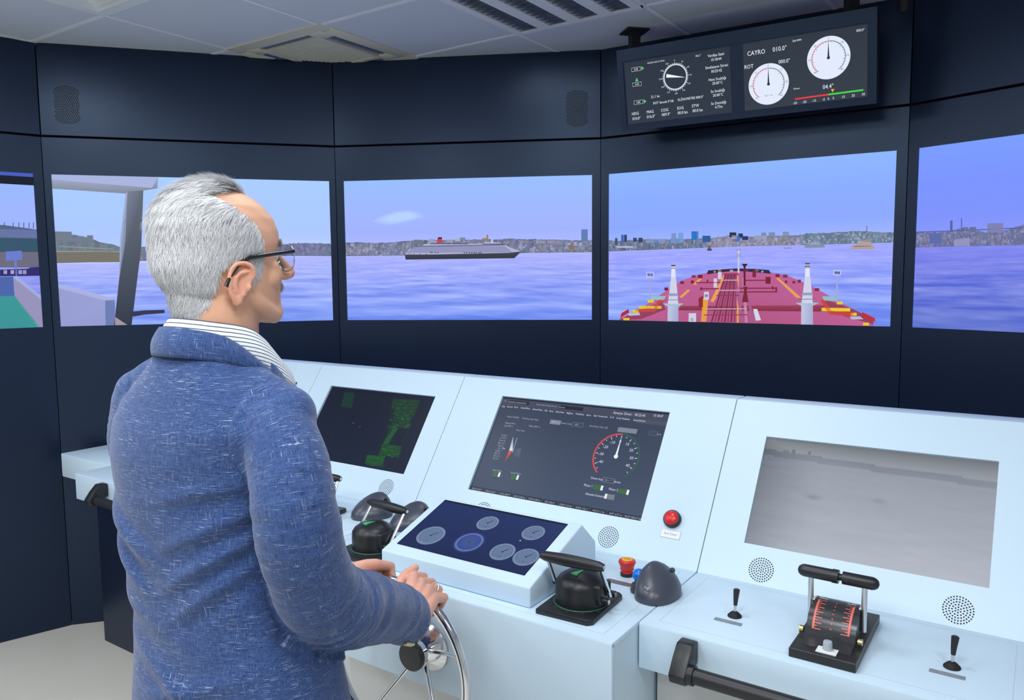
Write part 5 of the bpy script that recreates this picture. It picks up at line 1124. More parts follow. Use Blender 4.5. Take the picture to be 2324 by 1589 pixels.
def hand_parts(mb, P0, ang, W, side, tl=1.0):
    """gripping hand on the wheel rim; side +1 right hand (thumb towards increasing angle)"""
    a = R_(ang); P0 = np.array(P0); Tt = np.array((-math.sin(a), 0, math.cos(a))) * side; Ra = np.array((math.cos(a), 0, math.sin(a))); Fw = np.array((0, 1.0, 0)); W = np.array(W)
    L = (1.02, 1.1, 1.03, 0.86)
    for i, off in enumerate((0.036, 0.012, -0.012, -0.035)):
        k = L[i]; q = lambda an, r: P0 + Tt * off + Fw * (r * math.cos(R_(an))) + Ra * (r * math.sin(R_(an)))
        mcp = q(112 + (6 if i == 3 else 0), 0.039 * (1 if i < 3 else 0.92)); pip = q(34, 0.033 * k); dip = q(-32, 0.0265 * k ** 0.5); tip = q(-105, 0.0215)
        base = W + Tt * off * 0.62 + Ra * 0.006 + Fw * 0.008
        chain(mb, [base, base * 0.45 + mcp * 0.55 + Ra * 0.006, mcp], [0.0185, 0.0155, 0.0132], 14)
        chain(mb, [mcp, pip], [0.0126, 0.0104], 14); chain(mb, [pip, dip], [0.0096, 0.0085], 14); chain(mb, [dip, tip], [0.0084, 0.0070], 14)
    c = W * 0.5 + (P0 + Ra * 0.018 - Fw * 0.012) * 0.5; 
    for t in (-0.018, 0.0, 0.018): ball(mb, c + Tt * t, 0.021, (1, 1.35, 0.8))
    cmc = W + Tt * 0.026 + Fw * 0.02 - Ra * 0.004; tm = P0 + Tt * 0.050 - Fw * 0.040 + Ra * 0.008; ip = P0 + Tt * 0.060 - Fw * 0.008 + Ra * 0.024 * tl; tp = P0 + Tt * (0.060 if tl > 0 else 0.045) + Fw * 0.020 + Ra * 0.030 * tl
    chain(mb, [cmc, tm], [0.0175, 0.0145], 14); chain(mb, [tm, ip], [0.0138, 0.0112], 14); chain(mb, [ip, tp], [0.011, 0.0088], 14)
    return Tt, Ra
HAND_R, HAND_L = (WS - SM + WR * math.cos(R_(65)), WQ - QM, WZ + WR * math.sin(R_(65))), (WS - SM + WR * math.cos(R_(110)), WQ - QM, WZ + WR * math.sin(R_(110)))
def build_body():
    mb = MB(); head_parts(mb)
    chain(mb, [(0, -0.008, 1.40), (0, -0.004, 1.47), (0, 0.004, 1.54), (0, 0.012, 1.60)], [0.075, 0.066, 0.0655, 0.064], 28)      # neck
    chain(mb, [(0.0, 0.032, 1.47), (0, 0.04, 1.545)], [0.045, 0.040], 18)
    loft(mb, [[trot(p) for p in oval(z, a, f, b, 0.0, 32)] for z, a, f, b in ((0.85, 0.15, 0.095, 0.095), (1.0, 0.135, 0.09, 0.085), (1.15, 0.125, 0.09, 0.085), (1.3, 0.125, 0.085, 0.088), (1.38, 0.12, 0.07, 0.075), (1.43, 0.08, 0.055, 0.06))])
    for Pp, Rp, Wp in ((SLR_P, SLR_R, WRR), (SLL_P, SLL_R, WRL)): chain(mb, list(Pp[1:-1]) + [tuple(Wp)], [r * 0.66 for r in Rp[1:-3]] + [0.036, 0.031, 0.027], 18, 6)
    for Pp in (SLR_P, SLL_P): chain(mb, [trot((math.copysign(0.06, Pp[0][0]), -0.005, 1.37)), Pp[0], Pp[1]], [0.045, 0.040, 0.042], 18, 6)
    hand_parts(mb, HAND_R, 65, WRR, 1); hand_parts(mb, HAND_L, 110, WRL, -1, -0.7)
    for s in (-1, 1): chain(mb, [trot((s * 0.095, 0.0, 0.88)), trot((s * 0.10, 0.01, 0.5)), trot((s * 0.105, -0.01, 0.10))], [0.075, 0.052, 0.036], 18)
    V, Fs = remesh(mb, 0.0026); E = edges_of(Fs); V = smooth_v(V, E, 2, 0.5)
    hm = np.array(HEADM.inverted()); P = V @ hm[:3, :3].T + hm[:3, 3]        # head space
    head = V[:, 2] > 1.46
    # eye sockets
    N = vnormals(V, Fs)
    for s in (-1, 1):
        d = np.exp(-((P[:, 0] - s * 0.031) / 0.015) ** 2 - ((P[:, 2] + 0.001) / 0.010) ** 2) * (P[:, 1] > 0.05); V = V - N * (d * 0.010 * head)[:, None]
    # creases: cheek fold beside the mouth, lip line
    fold = np.exp(-((P[:, 0] ** 2) ** 0.5 - (0.030 - (P[:, 2] + 0.05) * 0.28)) ** 2 / (2 * 0.0028 ** 2)) * (P[:, 2] < -0.034) * (P[:, 2] > -0.085) * (P[:, 1] > 0.04)
    lip = np.exp(-((P[:, 2] + 0.0625) / 0.0022) ** 2) * (abs(P[:, 0]) < 0.024) * (P[:, 1] > 0.06)
    V = V - N * ((fold * 0.0009 + lip * 0.0016) * head)[:, None]
    # knuckle and tendon relief on the hands
    P = V @ hm[:3, :3].T + hm[:3, 3]
    # colours
    skin = np.tile(np.array(lin((220, 168, 138))), (len(V), 1)); 
    nz = vnoise(V[:, 0] * 70 + 9, V[:, 2] * 70 + V[:, 1] * 40, 3) - 0.5; skin *= (1 + 0.13 * nz)[:, None]
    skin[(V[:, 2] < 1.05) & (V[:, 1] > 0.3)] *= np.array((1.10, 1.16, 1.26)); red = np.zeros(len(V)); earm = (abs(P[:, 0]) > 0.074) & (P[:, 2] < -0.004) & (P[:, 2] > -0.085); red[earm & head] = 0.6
    red = np.maximum(red, np.exp(-((P[:, 1] - 0.128) / 0.018) ** 2 - ((P[:, 2] + 0.028) / 0.02) ** 2) * head * 0.6)
    hands = V[:, 2] < 1.0; red[hands & (V[:, 1] > 0.38)] = 0.55 * (0.5 + vnoise(V[:, 0] * 110, V[:, 2] * 110 + V[:, 1] * 60, 8)[hands & (V[:, 1] > 0.38)])
    rc = np.array(lin((236, 152, 136))); skin = skin * (1 - red[:, None] * 0.55) + rc * red[:, None] * 0.55
    lipm = (np.exp(-((P[:, 2] + 0.0625) / 0.006) ** 2) * (abs(P[:, 0]) < 0.024) * (P[:, 1] > 0.07) * head)[:, None]; skin = skin * (1 - 0.5 * lipm) + np.array(lin((178, 104, 98))) * 0.5 * lipm
    hmask = hair_mask(P) * head; hc = np.array(lin((168, 160, 155))); skin = skin * (1 - 0.72 * hmask[:, None]) + hc * 0.72 * hmask[:, None]
    col = np.concatenate([skin, np.ones((len(V), 1))], 1)
    m = bpy.data.materials.new('skin'); m.use_nodes = True; nt = m.node_tree; b = nt.nodes['Principled BSDF']; a = nt.nodes.new('ShaderNodeVertexColor'); a.layer_name = 'Col'
    nt.links.new(a.outputs['Color'], b.inputs['Base Color']); b.inputs['Roughness'].default_value = 0.48; b.inputs['Specular IOR Level'].default_value = 0.4
    b.inputs['Subsurface Weight'].default_value = 0.12; b.inputs['Subsurface Radius'].default_value = (0.01, 0.004, 0.002); b.inputs['Subsurface Scale'].default_value = 0.4
    tc = nt.nodes.new('ShaderNodeTexCoord'); n = nt.nodes.new('ShaderNodeTexNoise'); n.inputs['Scale'].default_value = 420; n.inputs['Detail'].default_value = 4; nt.links.new(tc.outputs['Object'], n.inputs['Vector'])
    bp = nt.nodes.new('ShaderNodeBump'); bp.inputs['Strength'].default_value = 0.25; bp.inputs['Distance'].default_value = 0.0008; nt.links.new(n.outputs['Fac'], bp.inputs['Height']); nt.links.new(bp.outputs['Normal'], b.inputs['Normal'])
    np_mesh('body', V, Fs, m, person, {'Col': col})
    return V, Fs, P
HL = [(0, 0.2), (54, 0.2), (57, -0.030), (62, -0.042), (69, -0.044), (74, -0.030), (79, -0.012), (90, -0.003), (102, -0.002), (112, -0.014), (120, -0.045), (132, -0.082), (150, -0.102), (180, -0.106)]
HB = [(-0.2, 57), (0.018, 57), (0.03, 60), (0.045, 66), (0.058, 75), (0.070, 86), (0.080, 98), (0.088, 112), (0.096, 126)]      # front edge of the side hair by height
def hairline(az): return np.interp(az, [h[0] for h in HL], [h[1] for h in HL])
def hair_mask(P):
    az = np.degrees(np.abs(np.arctan2(P[:, 0], P[:, 1] + 0.012))); nz = vnoise(az * 0.35, P[:, 2] * 180, 5) - 0.5; z0 = hairline(az) + 0.010 * nz
    fr = np.interp(P[:, 2], [h[0] for h in HB], [h[1] for h in HB]) + 9 * nz
    side = np.clip((P[:, 2] - z0) / 0.014 + 0.3, 0, 1) * np.clip((az - fr) / 7 + 0.4, 0, 1)
    top = np.clip((P[:, 2] - (0.0985 - 0.010 * np.clip(-P[:, 1] / 0.05, 0, 1.5)) + 0.004 * nz) / 0.008 + 0.3, 0, 1)
    return np.maximum(side, top) * ~((abs(P[:, 0]) > 0.0790) & (P[:, 2] < 0.0))
BV, BF, BP = build_body()

# --- hair: fine strands growing from the scalp
HAIRM = bpy.data.materials.new('grey_hair'); HAIRM.use_nodes = True
_nt = HAIRM.node_tree; _b = _nt.nodes['Principled BSDF']; _a = _nt.nodes.new('ShaderNodeVertexColor'); _a.layer_name = 'Col'
_nt.links.new(_a.outputs['Color'], _b.inputs['Base Color']); _b.inputs['Roughness'].default_value = 0.42; _b.inputs['Specular IOR Level'].default_value = 0.3
def strands(name, roots, normals, dirs, lens, lifts, cols, width, curl=0.003, droop=0.0):
    n = len(roots); r2 = np.random.default_rng(len(roots)); side = np.cross(dirs, normals); side /= np.maximum(np.linalg.norm(side, axis=1, keepdims=True), 1e-9)
    sw = r2.normal(0, 1, (n, 1)); segs = [(0.0, 0.0, 1.0), (0.33, 0.72, 0.95), (0.68, 1.0, 0.75), (1.0, 0.92, 0.25)]; rows = []
    for t, l, w in segs:
        c = roots + dirs * (lens * t)[:, None] + normals * (lifts * l)[:, None] + side * sw * curl * t * t; c[:, 2] -= droop * lens * t * t
        rows.append((c - side * width * w * 0.5, c + side * width * w * 0.5))
    V = np.concatenate([x for r in rows for x in r]); F = []
    idx = np.arange(n)
    for k in range(3):
        a, b, c, d = (2 * k) * n + idx, (2 * k + 1) * n + idx, (2 * k + 3) * n + idx, (2 * k + 2) * n + idx; F.append(np.stack([a, b, c, d], 1))
    F = np.concatenate(F); C = np.concatenate([cols] * 8); C = np.concatenate([C, np.ones((len(C), 1))], 1)
    o = np_mesh(name, V, [tuple(f) for f in F.tolist()], HAIRM, person, {'Col': C}); tag(o, kind='stuff'); return o
def grow_hair():
    N = vnormals(BV, BF); Q4 = np.array([f if len(f) == 4 else (*f, f[-1]) for f in BF]); ctr = BV[Q4].mean(1); hm = np.array(HEADM.inverted()); P = ctr @ hm[:3, :3].T + hm[:3, 3]; fn = N[Q4[:, 0]]
    mask = hair_mask(P) * (ctr[:, 2] > 1.5); az = np.degrees(np.abs(np.arctan2(P[:, 0], P[:, 1] + 0.012)))
    thin = 1 - 0.55 * np.exp(-((P[:, 2] - 0.090) / 0.012) ** 2) * (P[:, 1] > -0.05) * (abs(P[:, 0]) > 0.02)          # receding temples
    thin *= 1 - 0.45 * np.exp(-((P[:, 2] - 0.066) / 0.012) ** 2 - ((P[:, 1] - 0.0) / 0.05) ** 2)
    pr = mask * thin; pr[pr < 0.25] *= 0.25; pr /= pr.sum(); r2 = np.random.default_rng(5); n = 42000; pick = r2.choice(len(Q4), n, p=pr)
    w = r2.dirichlet((1, 1, 1, 1), n); roots = np.einsum('nk,nkc->nc', w, BV[Q4[pick]]); nn = fn[pick]; p = P[pick]; a = az[pick]
    top = np.clip((p[:, 2] - 0.045) / 0.045, 0, 1)[:, None]; back = np.clip(-(p[:, 1]) / 0.08, 0, 1)[:, None]; sgn = np.sign(p[:, 0])[:, None]
    dr = np.array((0, -0.55, -0.85)) * (1 - top) + np.array((0.16, -0.95, 0.0)) * top; dr = dr + np.array((0, 0.42, -0.35)) * back * (1 - top); front = np.clip((p[:, 1] - 0.03) / 0.05, 0, 1)[:, None] * top; dr = dr + front * np.array((0.45, -0.1, 0.25))
    ff = np.clip((a[:, None] < 84) & (p[:, 2:3] < 0.02), 0, 1); dr = dr * (1 - ff) + np.array((0, -0.18, -1.0)) * ff; dr = dr + r2.normal(0, 0.13, (n, 3))
    dr -= nn * (dr * nn).sum(1, keepdims=True); dr /= np.linalg.norm(dr, axis=1, keepdims=True)
    nape = np.clip((0.0 - p[:, 2]) / 0.10, 0, 1); ln = (0.024 + 0.018 * top[:, 0] + 0.004 * r2.normal(size=n)) * (1 - 0.68 * nape); ln[ff[:, 0] > 0.5] *= 0.7
    lf = (0.0075 + 0.0065 * np.clip((p[:, 2] + 0.03) / 0.1, 0, 1)) * r2.uniform(0.25, 1.05, n) * (1 - 0.72 * nape) * (1 + 0.35 * front[:, 0]); edge = np.clip(mask[pick], 0, 1); lf *= 0.35 + 0.65 * edge; lf[ff[:, 0] > 0.5] *= 0.4
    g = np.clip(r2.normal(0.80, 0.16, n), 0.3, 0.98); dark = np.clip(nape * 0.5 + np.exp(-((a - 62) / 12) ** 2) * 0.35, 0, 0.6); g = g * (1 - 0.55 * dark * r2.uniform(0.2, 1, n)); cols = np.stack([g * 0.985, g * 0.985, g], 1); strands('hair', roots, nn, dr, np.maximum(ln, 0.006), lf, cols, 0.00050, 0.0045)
    # brows and moustache
    for nm, cond, cnt, L_, d0, gr in (('eyebrows', (abs(P[:, 0]) > 0.012) & (abs(P[:, 0]) < 0.048) & (abs(P[:, 2] - 0.0205 + 0.1 * (abs(P[:, 0]) - 0.03) ** 2 * 40) < 0.005) & (P[:, 1] > 0.055), 500, 0.010, None, 0.5), ('moustache', (abs(P[:, 0]) < 0.030) & (P[:, 2] < -0.044) & (P[:, 2] > -0.058) & (P[:, 1] > 0.076), 1100, 0.008, (0, 0.35, -1.0), 0.93)):
        ids = np.where(cond)[0]
        if len(ids) == 0: continue
        pk = r2.choice(ids, cnt); rt = ctr[pk] + r2.normal(0, 0.0006, (cnt, 3)); nn2 = fn[pk]; d = np.tile(np.array(d0 if d0 else (0, -0.3, 0.2), float), (cnt, 1)) + np.sign(P[pk, 0])[:, None] * np.array((0.9 if not d0 else 0.45, 0, 0)) + r2.normal(0, 0.2, (cnt, 3)); d -= nn2 * (d * nn2).sum(1, keepdims=True); d /= np.linalg.norm(d, axis=1, keepdims=True)
        g = r2.uniform(gr - 0.15, gr + 0.12, cnt); strands(nm, rt, nn2, d, np.full(cnt, L_) * r2.uniform(0.7, 1.2, cnt), r2.uniform(0.001, 0.0045, cnt), np.stack([g, g, g], 1), 0.0006, 0.001)
grow_hair()
def make_eyes():
    for s in (-1, 1):
        c = np.array(HEADM @ Vector((s * 0.031, 0.0735, 0.0))); m = MB(); ball(m, c, 0.0128, (1, 1, 1)); e = m.build('eye', mat('eye_white', (0.75, 0.72, 0.70), 0.15, srgb=False), person, 60)
        i = MB(); ball(i, c + np.array((0, 0.0092, 0)), 0.0055, (1, 0.75, 1)); i.build('iris', mat('iris_brown', (0.05, 0.03, 0.02), 0.1, srgb=False), e, 60)
make_eyes()

# --- clothing
LINEN = bpy.data.materials.new('blue_linen'); LINEN.use_nodes = True
def _linen():
    nt = LINEN.node_tree; b = nt.nodes['Principled BSDF']; at = nt.nodes.new('ShaderNodeAttribute'); at.attribute_name = 'cloth'
    def noise(sc, detail=1.0, scale=1.0):
        mp = nt.nodes.new('ShaderNodeMapping'); mp.inputs['Scale'].default_value = sc; nt.links.new(at.outputs['Vector'], mp.inputs['Vector'])
        n = nt.nodes.new('ShaderNodeTexNoise'); n.inputs['Scale'].default_value = scale; n.inputs['Detail'].default_value = detail; nt.links.new(mp.outputs['Vector'], n.inputs['Vector']); return n.outputs['Fac']
    def ramp(x, lo, hi):
        r = nt.nodes.new('ShaderNodeMapRange'); r.inputs['From Min'].default_value = lo; r.inputs['From Max'].default_value = hi; nt.links.new(x, r.inputs['Value']); return r.outputs['Result']
    def op(o, x, y):
        m = nt.nodes.new('ShaderNodeMath'); m.operation = o
        for k, v in enumerate((x, y)):
            if isinstance(v, (int, float)): m.inputs[k].default_value = v
            else: nt.links.new(v, m.inputs[k])
        return m.outputs[0]
    hs = ramp(noise((46, 46, 980), 1.0), 0.63, 0.75); vs_ = ramp(noise((820, 820, 34), 1.0), 0.655, 0.77); patch = ramp(noise((16, 16, 22), 2.0), 0.30, 0.62)
    fleck = op('MULTIPLY', op('MAXIMUM', hs, op('MULTIPLY', vs_, 0.8)), patch)
    weave_h = noise((90, 90, 900), 2.0); weave_v = noise((900, 900, 70), 2.0); tone = op('MULTIPLY', op('ADD', weave_h, weave_v), 0.5)
    cr = nt.nodes.new('ShaderNodeValToRGB'); nt.links.new(tone, cr.inputs['Fac']); e = cr.color_ramp.elements
    e[0].position = 0.34; e[0].color = (*lin((34, 50, 92)), 1); e[1].position = 0.66; e[1].color = (*lin((70, 98, 152)), 1)
    mx = nt.nodes.new('ShaderNodeMix'); mx.data_type = 'RGBA'; nt.links.new(op('MULTIPLY', fleck, 0.66), mx.inputs['Factor']); nt.links.new(cr.outputs['Color'], mx.inputs['A']); mx.inputs['B'].default_value = (*lin((196, 212, 236)), 1)
    nt.links.new(mx.outputs['Result'], b.inputs['Base Color']); b.inputs['Roughness'].default_value = 0.85; b.inputs['Specular IOR Level'].default_value = 0.15
    b.inputs['Sheen Weight'].default_value = 0.25; b.inputs['Sheen Roughness'].default_value = 0.5
    bp = nt.nodes.new('ShaderNodeBump'); bp.inputs['Strength'].default_value = 0.35; bp.inputs['Distance'].default_value = 0.0006; nt.links.new(op('ADD', tone, op('MULTIPLY', fleck, 0.3)), bp.inputs['Height']); nt.links.new(bp.outputs['Normal'], b.inputs['Normal'])
_linen()
SHIRT = bpy.data.materials.new('striped_shirt'); SHIRT.use_nodes = True
def _shirt():
    nt = SHIRT.node_tree; b = nt.nodes['Principled BSDF']; at = nt.nodes.new('ShaderNodeAttribute'); at.attribute_name = 'cloth'; sp = nt.nodes.new('ShaderNodeSeparateXYZ'); nt.links.new(at.outputs['Vector'], sp.inputs[0])
    m1 = nt.nodes.new('ShaderNodeMath'); m1.operation = 'MULTIPLY'; m1.inputs[1].default_value = 150.0; nt.links.new(sp.outputs['Z'], m1.inputs[0])
    m2 = nt.nodes.new('ShaderNodeMath'); m2.operation = 'FRACT'; nt.links.new(m1.outputs[0], m2.inputs[0]); m3 = nt.nodes.new('ShaderNodeMath'); m3.operation = 'LESS_THAN'; m3.inputs[1].default_value = 0.24; nt.links.new(m2.outputs[0], m3.inputs[0])
    mx = nt.nodes.new('ShaderNodeMix'); mx.data_type = 'RGBA'; nt.links.new(m3.outputs[0], mx.inputs['Factor']); mx.inputs['A'].default_value = (0.80, 0.84, 0.86, 1); mx.inputs['B'].default_value = (0.05, 0.07, 0.12, 1); nt.links.new(mx.outputs['Result'], b.inputs['Base Color']); b.inputs['Roughness'].default_value = 0.7
_shirt()
def polyline_param(V, P0):
    """distance to a smooth polyline, arc length of the nearest point (running on past both ends) and the local axis"""
    P0 = np.array(P0); P = []; k = len(P0)
    for i in range(k - 1):
        p0, p1, p2, p3 = P0[max(i - 1, 0)], P0[i], P0[i + 1], P0[min(i + 2, k - 1)]
        for j in range(6):
            t = j / 6; P.append(0.5 * ((2 * p1) + (-p0 + p2) * t + (2 * p0 - 5 * p1 + 4 * p2 - p3) * t * t + (-p0 + 3 * p1 - 3 * p2 + p3) * t ** 3))
    P.append(P0[-1]); P = np.array(P); best = np.full(len(V), 1e9); arc = np.zeros(len(V)); ax = np.zeros((len(V), 3)); acc = 0; n = len(P) - 1
    for i, (a, b) in enumerate(zip(P[:-1], P[1:])):
        d = b - a; L = np.linalg.norm(d); t0 = ((V - a) @ d) / L ** 2; t = np.clip(t0, 0, 1); q = a + t[:, None] * d; dist = np.linalg.norm(V - q, axis=1); m = dist < best
        tt = np.minimum(t0, 1) if i == 0 else (np.maximum(t0, 0) if i == n - 1 else t)
        best[m] = dist[m]; arc[m] = acc + tt[m] * L; ax[m] = (P[min(i + 4, n)] - P[max(i - 3, 0)]) / np.linalg.norm(P[min(i + 4, n)] - P[max(i - 3, 0)]); acc += L
    return best, arc, ax
def build_jacket():
    mb = MB()
    rows = [(0.80, 0.202, 0.140, 0.145, 0.004, 0.028), (0.88, 0.196, 0.140, 0.135, 0.002, 0.026), (0.98, 0.184, 0.135, 0.120, 0.0, 0.018), (1.07, 0.170, 0.130, 0.114, 0.0, 0.002), (1.17, 0.166, 0.126, 0.119, 0.0, -0.014), (1.26, 0.168, 0.124, 0.124, -0.002, -0.018), (1.33, 0.178, 0.118, 0.125, -0.004, -0.012), (1.38, 0.186, 0.105, 0.118, -0.006, 0.0), (1.412, 0.168, 0.092, 0.106, -0.008, 0.0), (1.436, 0.142, 0.084, 0.100, -0.008, 0.0), (1.458, 0.116, 0.078, 0.096, -0.006, 0.0), (1.480, 0.097, 0.070, 0.090, -0.004, 0.0), (1.502, 0.084, 0.062, 0.082, -0.002, 0.0), (1.514, 0.070, 0.052, 0.070, -0.002, 0.0)]
    loft(mb, [[trot(p) for p in oval(z, a, f, b, yc, 56, 2.35, xc=xc)] for z, a, f, b, yc, xc in rows])
    for sg, dz in ((-1, 0.020), (1, 0.006)): chain(mb, [trot((sg * 0.05, -0.010, 1.446 + dz)), trot((sg * 0.108, -0.014, 1.426 + dz)), trot((sg * 0.156, -0.012, 1.392 + dz))], [0.038, 0.040, 0.050], 22)
    chain(mb, SLR_P, SLR_R, 26, 8); chain(mb, SLL_P, SLL_R, 26, 8)
    # flat cuff ends: drop the rounded tips later
    V, Fs = remesh(mb, 0.0042); E = edges_of(Fs); V = smooth_v(V, E, 7, 0.55)
    dR, aR, xR = polyline_param(V, SLR_P); dL, aL, xL = polyline_param(V, SLL_P)
    # flatten the sleeve ends behind a plane through the cuff
    for Pp, A in ((SLR_P, 1), (SLL_P, 1)):
        e = np.array(Pp[-1]); d = e - np.array(Pp[-2]); d /= np.linalg.norm(d); k = (V - e) @ d; near = np.linalg.norm(V - e, axis=1) < 0.09; m = near & (k > 0.022); V[m] -= np.outer(k[m] - 0.022, d) * 1.0
        rim = near & (k > 0.019); inner = rim & (np.linalg.norm((V - e) - np.outer((V - e) @ d, d), axis=1) < 0.047); V[inner] -= np.outer(np.full(inner.sum(), 0.022), d)
    N = vnormals(V, Fs)
    TX = np.arctan2(V[:, 0], V[:, 1])
    # which cloth panel a point belongs to
    rr = np.interp(aR, np.cumsum([0] + [np.linalg.norm(np.subtract(a, b)) for a, b in zip(SLR_P[:-1], SLR_P[1:])]), SLR_R); rl = np.interp(aL, np.cumsum([0] + [np.linalg.norm(np.subtract(a, b)) for a, b in zip(SLL_P[:-1], SLL_P[1:])]), SLL_R)
    inv = math.cos(-TR), math.sin(-TR); bx = V[:, 0] * inv[0] - V[:, 1] * inv[1]; by = V[:, 0] * inv[1] + V[:, 1] * inv[0]
    sR = (bx > 0.138 + 0.05 * np.clip((1.30 - V[:, 2]) / 0.15, -0.3, 0.5)) | ((dR < rr * 1.12) & (aR > 0.16)); sR &= dR < rr * 1.35; sL = ((bx < -0.138) | ((dL < rl * 1.12) & (aL > 0.16))) & (dL < rl * 1.35) & ~sR
    # wrinkles
    n1 = lambda a, b, s: vnoise(a, b, s) - 0.5
    disp = 0.007 * n1(bx * 9 + 3, V[:, 2] * 5, 1) + 0.003 * n1(bx * 16, V[:, 2] * 13 + by * 6, 2)
    # drag lines from the armpit across the back
    for k, (ox, oz, dx, dz, w, A, L) in enumerate(((0.14, 1.26, -0.9, -0.42, 0.013, 0.006, 0.16), (0.135, 1.215, -0.85, -0.52, 0.012, 0.007, 0.17), (0.13, 1.17, -0.8, -0.6, 0.013, 0.006, 0.16), (0.12, 1.30, -0.97, -0.2, 0.012, 0.004, 0.14), (-0.15, 1.24, 0.85, -0.5, 0.014, 0.005, 0.16), (-0.14, 1.18, 0.8, -0.6, 0.014, 0.005, 0.14), (0.10, 0.99, -0.95, -0.3, 0.014, 0.004, 0.2), (0.08, 0.94, -0.9, 0.42, 0.014, 0.004, 0.2), (-0.02, 1.06, -0.95, 0.3, 0.02, 0.004, 0.18))):
        u = (bx - ox) * dx + (V[:, 2] - oz) * dz; v = -(bx - ox) * dz + (V[:, 2] - oz) * dx; A *= 1.5; disp += A * np.exp(-(v / w) ** 2) * np.exp(-((u - L * 0.35) / (L * 0.5)) ** 2) * (by < 0.03) - 0.5 * A * np.exp(-((v - 1.8 * w) / w) ** 2) * np.exp(-((u - L * 0.35) / (L * 0.5)) ** 2) * (by < 0.03)
    # sleeve folds: bunched inside the elbow, softer towards the cuff
    for m, a, ax, seed in ((sR, aR, xR, 11), (sL, aL, xL, 17)):
        e1 = np.cross(ax, np.array((1.0, 0.2, 0))); e1 /= np.linalg.norm(e1, axis=1, keepdims=True) + 1e-9; th = (V * e1).sum(1) * 14
        near = np.exp(-((a - 0.40) / 0.10) ** 2); f = 0.014 * near * n1(a * 30 + th * 0.8, th * 0.6 + 3, seed) + 0.005 * n1(a * 16 + th * 0.7, th * 0.9, seed + 1) + 0.010 * np.exp(-((a - 0.62) / 0.07) ** 2) * n1(a * 36 + th * 0.9, th * 0.7, seed + 2); disp = np.where(m, f, disp)
    # centre vent and hip pocket edges, armhole seam
    vent = np.exp(-((bx - 0.030) / 0.0045) ** 2) * (V[:, 2] < 0.985) * (by < 0); disp -= 0.006 * vent; disp += 0.004 * ((bx > 0.030) & (bx < 0.12) & (V[:, 2] < 0.985) & (by < 0)) * np.exp(-(bx - 0.030) / 0.03)
    V = V + N * disp[:, None]; lab = sR * 1 + sL * 2; seam = np.zeros(len(V)); ed = lab[E[:, 0]] != lab[E[:, 1]]; seam[E[ed].ravel()] = 1
    V = smooth_v(V, E, 1, 0.4); N = vnormals(V, Fs); V = V - N * (0.0022 * seam)[:, None]
    cloth = np.stack([bx, by, V[:, 2]], 1)
    for m, a, ax, off in ((sR, aR, xR, 3.0), (sL, aL, xL, 7.0)):
        e1 = np.cross(ax, np.array((0.2, 0.1, 1.0))); e1 /= np.linalg.norm(e1, axis=1, keepdims=True) + 1e-9; e2 = np.cross(ax, e1); c = np.stack([(V * e1).sum(1) + off, (V * e2).sum(1), a + off], 1); cloth[m] = c[m]
    wv = np.clip((V[:, 2] - 1.20) * 0.33, 0, 0.075); shirt = (abs(bx - 0.004) < wv) & (by > 0.02) & ~sR & ~sL
    lap = np.exp(-((abs(bx - 0.004) - wv - 0.018) / 0.014) ** 2) * (V[:, 2] > 1.20) * (by > 0.02) * ~(sR | sL); V = V + N * (0.006 * lap - 0.004 * shirt)[:, None]
    cl_ = np.exp(-((bx - 0.004) / 0.003) ** 2) * (V[:, 2] <= 1.21) * (by > 0); V = V - N * (0.004 * cl_)[:, None]
    cloth[shirt] = np.stack([by[shirt], V[shirt, 2], bx[shirt]], 1)
    o = np_mesh('jacket', V, Fs, LINEN, person, {'cloth': cloth}); o.data.materials.append(SHIRT); Q4 = np.array([f if len(f) == 4 else (*f, f[-1]) for f in Fs]); fi = shirt[Q4].all(1).astype(np.int32); o.data.polygons.foreach_set('material_index', fi); return o
jacket = build_jacket()
